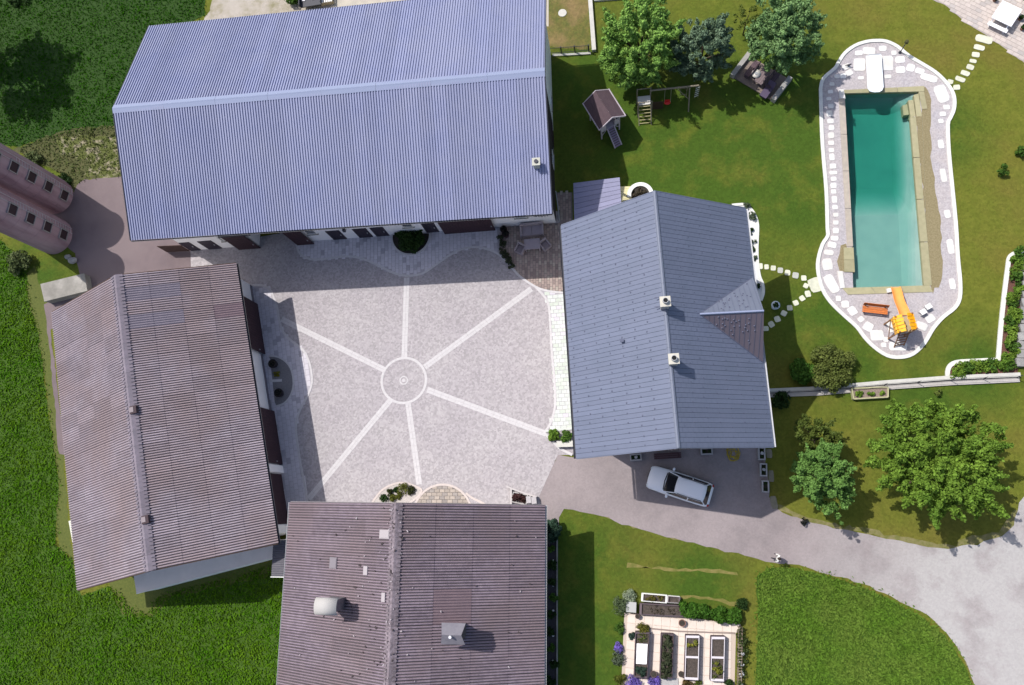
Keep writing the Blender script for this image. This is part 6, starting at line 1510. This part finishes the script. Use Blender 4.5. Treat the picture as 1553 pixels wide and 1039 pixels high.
fur = M('deck_furniture', (.11, .075, .09), (.09, .06, .075), scale=4); fang = math.atan2(dv.y, dv.x)
q = P(1147, 111, .8); t = thing('fire_bowl', 'round white bowl on a stand on the timber deck', 'bowl', (q.x, q.y, .16)); b = MB(); b.tube([(0, 0, .38), (0, 0, .46), (0, 0, .60)], [.16, .30, .36], 18); b.build('bowl', M('bowl_white', (.72, .68, .62), rough=.5), t, smooth=True)
b = MB(); b.tube([(0, 0, 0), (0, 0, .42)], [.2, .08], 10); b.build('stand', dark_metal, t); b = MB(); b.cyl((0, 0), .13, .13, .60, .64, 12); b.build('burner', zinc, t)
for x, y, rz, lb in ((-.95, .05, 90, 'dark slatted garden bench at the left end of the deck'), (.95, .1, -90, 'dark slatted garden bench at the right end of the deck')):
    q = on_deck(x, y); t = thing('deck_bench', lb, 'bench', q, fang + R(rz), 'benches on the timber deck')
    for k in range(3): b = MB(); b.box((0, -.12 + k * .14, .42), (1.5, .12, .04)); b.build('seat_slat', fur, t)
    for k in range(2): b = MB(); b.box((0, -.30, .58 + k * .16), (1.5, .04, .12)); b.build('back_slat', fur, t)
    for sx in (-.65, .65): b = MB(); b.box((sx, 0, .2), (.07, .36, .4)); b.box((sx, -.27, .4), (.07, .06, .8)); b.build('leg', fur, t)
q = on_deck(.15, -.15); t = thing('deck_table', 'low dark plank table in the middle of the timber deck', 'table', q, fang + R(90))
for k in range(4): b = MB(); b.box((0, -.27 + k * .18, .50), (1.25, .165, .04)); b.build('table_plank', M('table_plank_m', (.20, .155, .16), (.17, .13, .135), scale=4), t)
for sx in (-.5, .5):
    for sy in (-.25, .25): b = MB(); b.box((sx, sy, .24), (.07, .07, .48)); b.build('leg', fur, t)
q = on_deck(1.1, -.9); t = thing('lounger', 'dark folded sun lounger at the lower right end of the deck', 'lounger', q, fang + R(90)); b = MB(); b.box((0, 0, .32), (1.1, .6, .06)); b.build('seat', M('lounger_violet', (.085, .065, .11)), t); b = MB(); b.box((.62, 0, .52), (.5, .6, .05), 0, ('Y', -.8)); b.build('backrest', _mats['lounger_violet'], t); b = MB()
for sx in (-.45, .45): b.box((sx, 0, .15), (.06, .55, .29))
b.build('leg', dark_metal, t)

# ------------------------------------------------------------------ vegetable garden
G = lambda x, y: (930 + x / 6.973, 890 + y / 6.973)
gp = px([G(118, 275), G(700, 310), G(1300, 395), G(1283, 1045), (1113, 1060), (940, 1060), G(90, 930)])
t = thing('garden_paving', None, None, (0, 0, 0), kind='structure')
sheet('bedding', gp, .008, M('cream_joint', (.48, .40, .34)), parent=t, kind=None)
crm = M('cream_slab', (.66, .575, .51), (.60, .52, .46), scale=2, rand=.04, bump=.1)
pave(t, 'paving_slab', gp, .60, .60, R(-4), .004, .028, [crm], (1,), bond=0)
b = MB(); strip(b, px([G(235, 425), G(700, 470), G(1285, 490)]), .10, .01, .06); b.build('edging', M('edging_brown', (.25, .2, .18)), t, world=True)
bedw = M('bed_dark_wood', (.10, .075, .085), (.08, .06, .07), scale=5); bedf = M('bed_white_frame', (.60, .56, .58), (.54, .50, .53), scale=5); soil = M('bed_soil', (.095, .075, .065), (.055, .045, .038), scale=8, bump=.8)


def bed(lab, q, h, frame_m, wall_m, fw=.10, cross=0, name='vegetable_bed'):
    w_ = px([G(*p) for p in q], h); c = sum(w_, Vector()) / 4; t = thing(name, lab, 'raised bed', (c.x, c.y, 0))
    for i in range(4): b = MB(); strip(b, [w_[i], w_[(i + 1) % 4]], .06, 0, h - .05 + .003 * i); b.build('side_board', wall_m, t, world=True)
    b = MB()
    inn = [p + (c - p).normalized() * fw * 1.5 for p in w_]; inn = [Vector((p.x, p.y, h)) for p in inn]
    for i in range(4): j = (i + 1) % 4; b.add([w_[i], w_[j], inn[j], inn[i]], [(0, 1, 2, 3)])
    for i in range(4): j = (i + 1) % 4; b.add([w_[i] - Vector((0, 0, .04)), w_[j] - Vector((0, 0, .04)), w_[j], w_[i]], [(0, 1, 2, 3)])
    b.build('frame', frame_m, t, world=True, fix=False)
    if cross:
        a, d = w_[0].lerp(w_[3], cross), w_[1].lerp(w_[2], cross); b = MB(); strip(b, [a, d], fw * 1.2, h - .10, h + .004); b.build('crossbar', frame_m, t, world=True)
    b = MB(); b.prism([p + (c - p) * .03 for p in w_], 0, h - .14); b.build('soil', soil, t, world=True)
    return t, w_


def sow(t, w_, f0, f1, h, n, size, mt, name='seedlings', r=.12, k=24, hh=.12):
    cen = []
    for i in range(k):
        a, b_ = random.uniform(.18, .82), random.uniform(f0, f1); p = w_[0].lerp(w_[1], a).lerp(w_[3].lerp(w_[2], a), b_); cen.append((p.x, p.y, h + random.uniform(-.03, hh)))
    v, f = leaves(cen, [r] * k, n, size); v = v - np.array(tuple(t.location)); put(name, arr_mesh(name, v, f, mt), t)['kind'] = 'stuff'


bedH = .68
t, w_ = bed('raised bed with white fleece over its middle', [(238, 480), (385, 485), (360, 965), (222, 955)], bedH, bedw, bedw, .07)
sow(t, w_, .03, .22, bedH - .08, 160, .05, leaf_ol); sow(t, w_, .76, .97, bedH, 520, .07, leafmat('kale', (.05, .085, .06), (.03, .055, .04)), 'kale', .12, 12)
b = MB(); nx, ny = 8, 18
for j in range(ny + 1):
    for i in range(nx + 1): p = w_[0].lerp(w_[1], .1 + .8 * i / nx).lerp(w_[3].lerp(w_[2], .1 + .8 * i / nx), .25 + .45 * j / ny); b.v.append((p.x, p.y, bedH + .03 + random.uniform(-.025, .035)))
for j in range(ny):
    for i in range(nx): a = j * (nx + 1) + i; b.f.append((a, a + nx + 1, a + nx + 2, a + 1)); b.m.append(0)
b.build('fleece', M('fleece_white', (.80, .79, .80), rough=.9), t, world=True, smooth=True)
t, w_ = bed('raised bed overgrown with dull grey green leaves', [(510, 500), (640, 505), (625, 970), (495, 965)], bedH, bedw, bedw, .07)
sow(t, w_, .02, .98, bedH, 2300, .065, leafmat('salad', (.075, .09, .05), (.045, .055, .03)), 'leafy_crop', .13, 60)
t, w_ = bed('white framed raised bed with yellow plants in its upper cell', [(770, 515), (912, 518), (900, 988), (755, 980)], bedH, bedf, bedw, .11, .49)
sow(t, w_, .08, .26, bedH + .02, 150, .07, leafmat('yellow_veg', (.27, .26, .04), (.15, .17, .03)), 'yellow_plants', .13, 4)
t, w_ = bed('white framed raised bed with yellow plants in its lower cell', [(1040, 528), (1182, 530), (1170, 1002), (1030, 995)], bedH, bedf, bedw, .11, .47)
sow(t, w_, .56, .80, bedH + .02, 200, .07, _mats['yellow_veg'], 'yellow_plants', .13, 6); sow(t, w_, .55, .95, bedH - .1, 200, .05, leaf_ol)
t, w_ = bed('long dark wooden bed of bare soil above the cream slabs', [(285, 178), (770, 205), (770, 315), (280, 290)], .55, M('bed_brown_frame', (.13, .10, .11)), bedw, .09)
sow(t, w_, .1, .9, .40, 260, .05, leafmat('dull_sprouts', (.09, .075, .05), (.06, .05, .035)), 'seedlings', .1, 26)
t, w_ = bed('white cold frame of orange green seedlings behind the long bed', [(305, 70), (570, 92), (565, 172), (300, 150)], .45, white_p, white_p, .07, name='cold_frame'); sow(t, w_, .1, .9, .36, 420, .05, leafmat('orange_green', (.14, .12, .03), (.06, .08, .02)), 'seedlings', .1, 16)
t, w_ = bed('empty dark cold frame right of the white one', [(580, 97), (705, 108), (700, 172), (575, 165)], .45, _mats['bed_brown_frame'], white_p, .06, name='cold_frame')
q = P(*G(190, 215), .6); t = thing('stone_pedestal', 'pale grey square box at the garden corner under the ball bush', 'box', (q.x, q.y, 0), R(-4)); b = MB(); b.box((0, 0, .28), (.62, .62, .56)); b.build('box', plm, t); b = MB(); b.box((0, 0, .60), (.70, .70, .07)); b.build('lid', M('lid_grey', (.40, .40, .39)), t)


def ballbush(lab, a, r, mt, z=.0): 
    return shrub('ball_bush', lab, 'bush', P(*a), r, r * 1.7, 1200, .055, mt, 16, lobe=.5, z0=z)


sage = leafmat('pale_ball', (.33, .38, .27), (.26, .32, .21), .15)
ballbush('pale grey green ball bush at the garden corner', G(178, 98), .5, sage); ballbush('wide grey green bush outside the left garden edge', G(75, 195), .62, leafmat('grey_bush', (.13, .17, .09), (.09, .125, .06), .2)); ballbush('dark round bush at the right garden corner', G(1352, 170), .42, leaf_dk)
ballbush('yellow green half bush at the head of the fleece covered bed', G(312, 448), .5, leafmat('yellow_half', (.17, .16, .03), (.11, .11, .025)))
cen = []
for k in range(34): p = P(*G(random.uniform(730, 1290), 0)); u_ = random.random(); g_ = G(730 + 580 * u_, 245 + 85 * u_ * .9 + random.uniform(-55, 45)); q = P(*g_, .55); cen.append((q.x, q.y, random.uniform(.35, .75)))
c = np.mean(np.array(cen), 0); t = thing('bean_row', 'tall bright green leafy row along the top of the garden', 'bush', (c[0], c[1], 0)); v, f = leaves(cen, [.33] * 34, 5200, .105); v = v - np.array((c[0], c[1], 0)); put('foliage', arr_mesh('foliage', v, f, leafmat('bean_leaf', (.065, .15, .018), (.035, .095, .012), .35)), t)
b = MB()
for k in range(0, 34, 3): b.tube([(cen[k][0] - c[0], cen[k][1] - c[1], 0), (cen[k][0] - c[0], cen[k][1] - c[1], cen[k][2])], .02, 5)
b.build('stem', bark, t)
for a, lb, r in ((G(725, 375), 'round terracotta pot by the leafy green row', .24), (G(425, 912), 'dark clay pot at the foot of the fleece covered bed', .22), (G(715, 912), 'dark clay pot right of the overgrown bed', .2), (G(257, 305), 'small dark pot below the grey square box', .17)):
    t = thing('garden_pot', lb, 'pot', P(*a)); b = MB(); b.tube([(0, 0, .02), (0, 0, .36), (0, 0, .40)], [r * .7, r, r * 1.06], 16); b.build('pot', M('terracotta', (.24, .12, .09), (.19, .09, .07), scale=6) if r > .23 else M('dark_clay', (.085, .055, .05)), t); b = MB(); b.cyl((0, 0), r * .85, r * .85, .3, .402, 14); b.build('soil', _mats['dark_soil'], t)
lav = leafmat('lavender', (.24, .16, .60), (.14, .12, .30), .3)
for a, lb, r in ((G(222, 1000), 'left violet lavender clump at the bottom edge', .62), (G(425, 1000), 'right violet lavender clump at the bottom edge', .48), (G(58, 640), 'violet flowers outside the left garden edge', .4)): shrub('lavender', lb, 'flowers', P(*a), r, .5, 1100, .055, lav, 14, 'lavender around the garden', lobe=.4)
for a, r, mt, lb in ((G(60, 760), .55, leaf_gy, 'grey herb clump outside the left garden edge'), (G(60, 430), .4, leaf_md, 'small green herb clump outside the left garden edge'), (G(75, 1000), .6, yb_m, 'yellowish herb clump at the lower left garden corner'), (G(780, 1030), .4, leafmat('rust_plant', (.16, .09, .03), (.08, .07, .025)), 'rusty plant at the foot of the white framed bed'), (G(900, 1035), .35, leaf_ol, 'olive plant at the foot of the white framed bed'), (G(1210, 1030), .4, leaf_dk, 'dark plant at the lower right garden corner'), (G(205, 520), .28, leafmat('teal_leaf', (.06, .10, .08), (.03, .05, .04)), 'thin teal plant leaning on the fleece covered bed')): shrub('herb_clump', lb, 'plant', P(*a), r, r * 1.1, 520, .065, mt, 10)
t = thing('stone_slab', 'flat grey stone slab at the foot of the overgrown bed', 'slab', P(1012, 1036)); b = MB(); b.box((0, 0, .05), (1.5, .7, .08)); b.build('slab', plm, t)
t = thing('trellis', 'narrow wooden trellis with white flowers along the right garden edge', 'trellis', P(1121, 985)); A, B = P(*G(1335, 420)), P(*G(1325, 1060))
for sg in (-.12, .12): b = MB(); b.tube([A + Vector((sg, 0, .5)), B + Vector((sg, 0, .5))], .03, 5); b.build('rail', M('trellis_wood', (.20, .16, .12)), t, world=True)
for k in range(22): b = MB(); q = A.lerp(B, k / 21); b.box((q.x, q.y, .28), (.3, .05, .55)); b.build('slat', _mats['trellis_wood'], t, world=True)
cen = [tuple(A.lerp(B, random.random()) + Vector((random.uniform(-.1, .45), 0, random.uniform(.2, .6)))) for k in range(26)]; v, f = leaves(cen, [.2] * 26, 1000, .07); v = v - np.array(tuple(t.location)); put('vine', arr_mesh('vine', v, f, leafmat('vine_leaf', (.07, .10, .03), (.04, .06, .02))), t)
cen = [tuple(A.lerp(B, .25 + .7 * random.random()) + Vector((random.uniform(0, .3), 0, .62))) for k in range(14)]; v, f = leaves(cen, [.07] * 14, 160, .035); v = v - np.array(tuple(t.location)); put('blossom', arr_mesh('blossom', v, f, _mats['white_flower']), t)
# shaded planting strip along the east wall of the south barn
t = thing('shade_bed', None, None, (0, 0, 0), kind='structure'); sb = px([(826, 800), (845, 806), (845, 1060), (822, 1060)]); sheet('soil', sb, .010, M('shade_soil', (.05, .045, .05), (.035, .032, .036), scale=6, bump=.6), parent=t, kind=None)
b = MB(); strip(b, px([(845, 806), (845, 1060)]), .10, 0, .10); b.build('edging', concrete, t, world=True)
for k in range(9): shrub('shade_plant', ORD[k] + ' dark plant from the conifer end of the shaded strip along the barn wall', 'plant', P(838 + random.uniform(-3, 2), 832 + k * 25), random.uniform(.28, .42), random.uniform(.35, .6), 420, .075, leaf_dk if k % 3 else leaf_md, 8, 'plants in the shaded strip')
for k in range(5): b = MB(); q = P(839, 850 + k * 38); b.ball((q.x, q.y, .05), (.09, .08, .06), 8, 5); b.build('white_stone', slab_m, t)
# mown lines where an old bed lay, and little odd things
dl = M('dead_grass', (.20, .17, .055), (.12, .125, .025), scale=2.2, bump=.5, detail=9)
for pl in ([(950, 853), (975, 857), (1030, 862), (1092, 864), (1119, 867), (1118, 871), (1060, 868), (1000, 864), (950, 858)], [(1030, 903), (1075, 905), (1118, 912), (1116, 917), (1070, 910), (1030, 907)]): sheet('dead_grass', px(pl), .006, dl, ragged=.06)
t = thing('bucket', 'white bucket beside the brown lattice gate under the barn eave', 'bucket', P(262, 378)); b = MB(); b.tube([(0, 0, 0), (0, 0, .38)], [.16, .2], 14); b.build('bucket', white_p, t); b = MB(); b.tube([(-.2, 0, .38), (0, 0, .5), (.2, 0, .38)], .01, 5); b.build('handle', dark_metal, t)
A, B = P(253.5, 382.5), P(289, 381); t = thing('lattice_gate', 'brown wooden slatted gate at the left end of the barn', 'gate', (A + B)[:2] and tuple(((A + B) / 2)[:2]) + (0,)); dv = (B - A)
for k in range(12): b = MB(); q = A + dv * ((k + .5) / 12); b.box((q.x, q.y, .82), (dv.length / 12 - .02, .04, 1.5), math.atan2(dv.y, dv.x)); b.build('slat', M('gate_brown', (.075, .045, .04), (.06, .035, .032), scale=5), t, world=True)
for z in (.25, 1.35): b = MB(); q = A.lerp(B, .5) + Vector((0, .05, z)); b.box(q, (dv.length, .05, .1), math.atan2(dv.y, dv.x)); b.build('rail', _mats['gate_brown'], t, world=True)
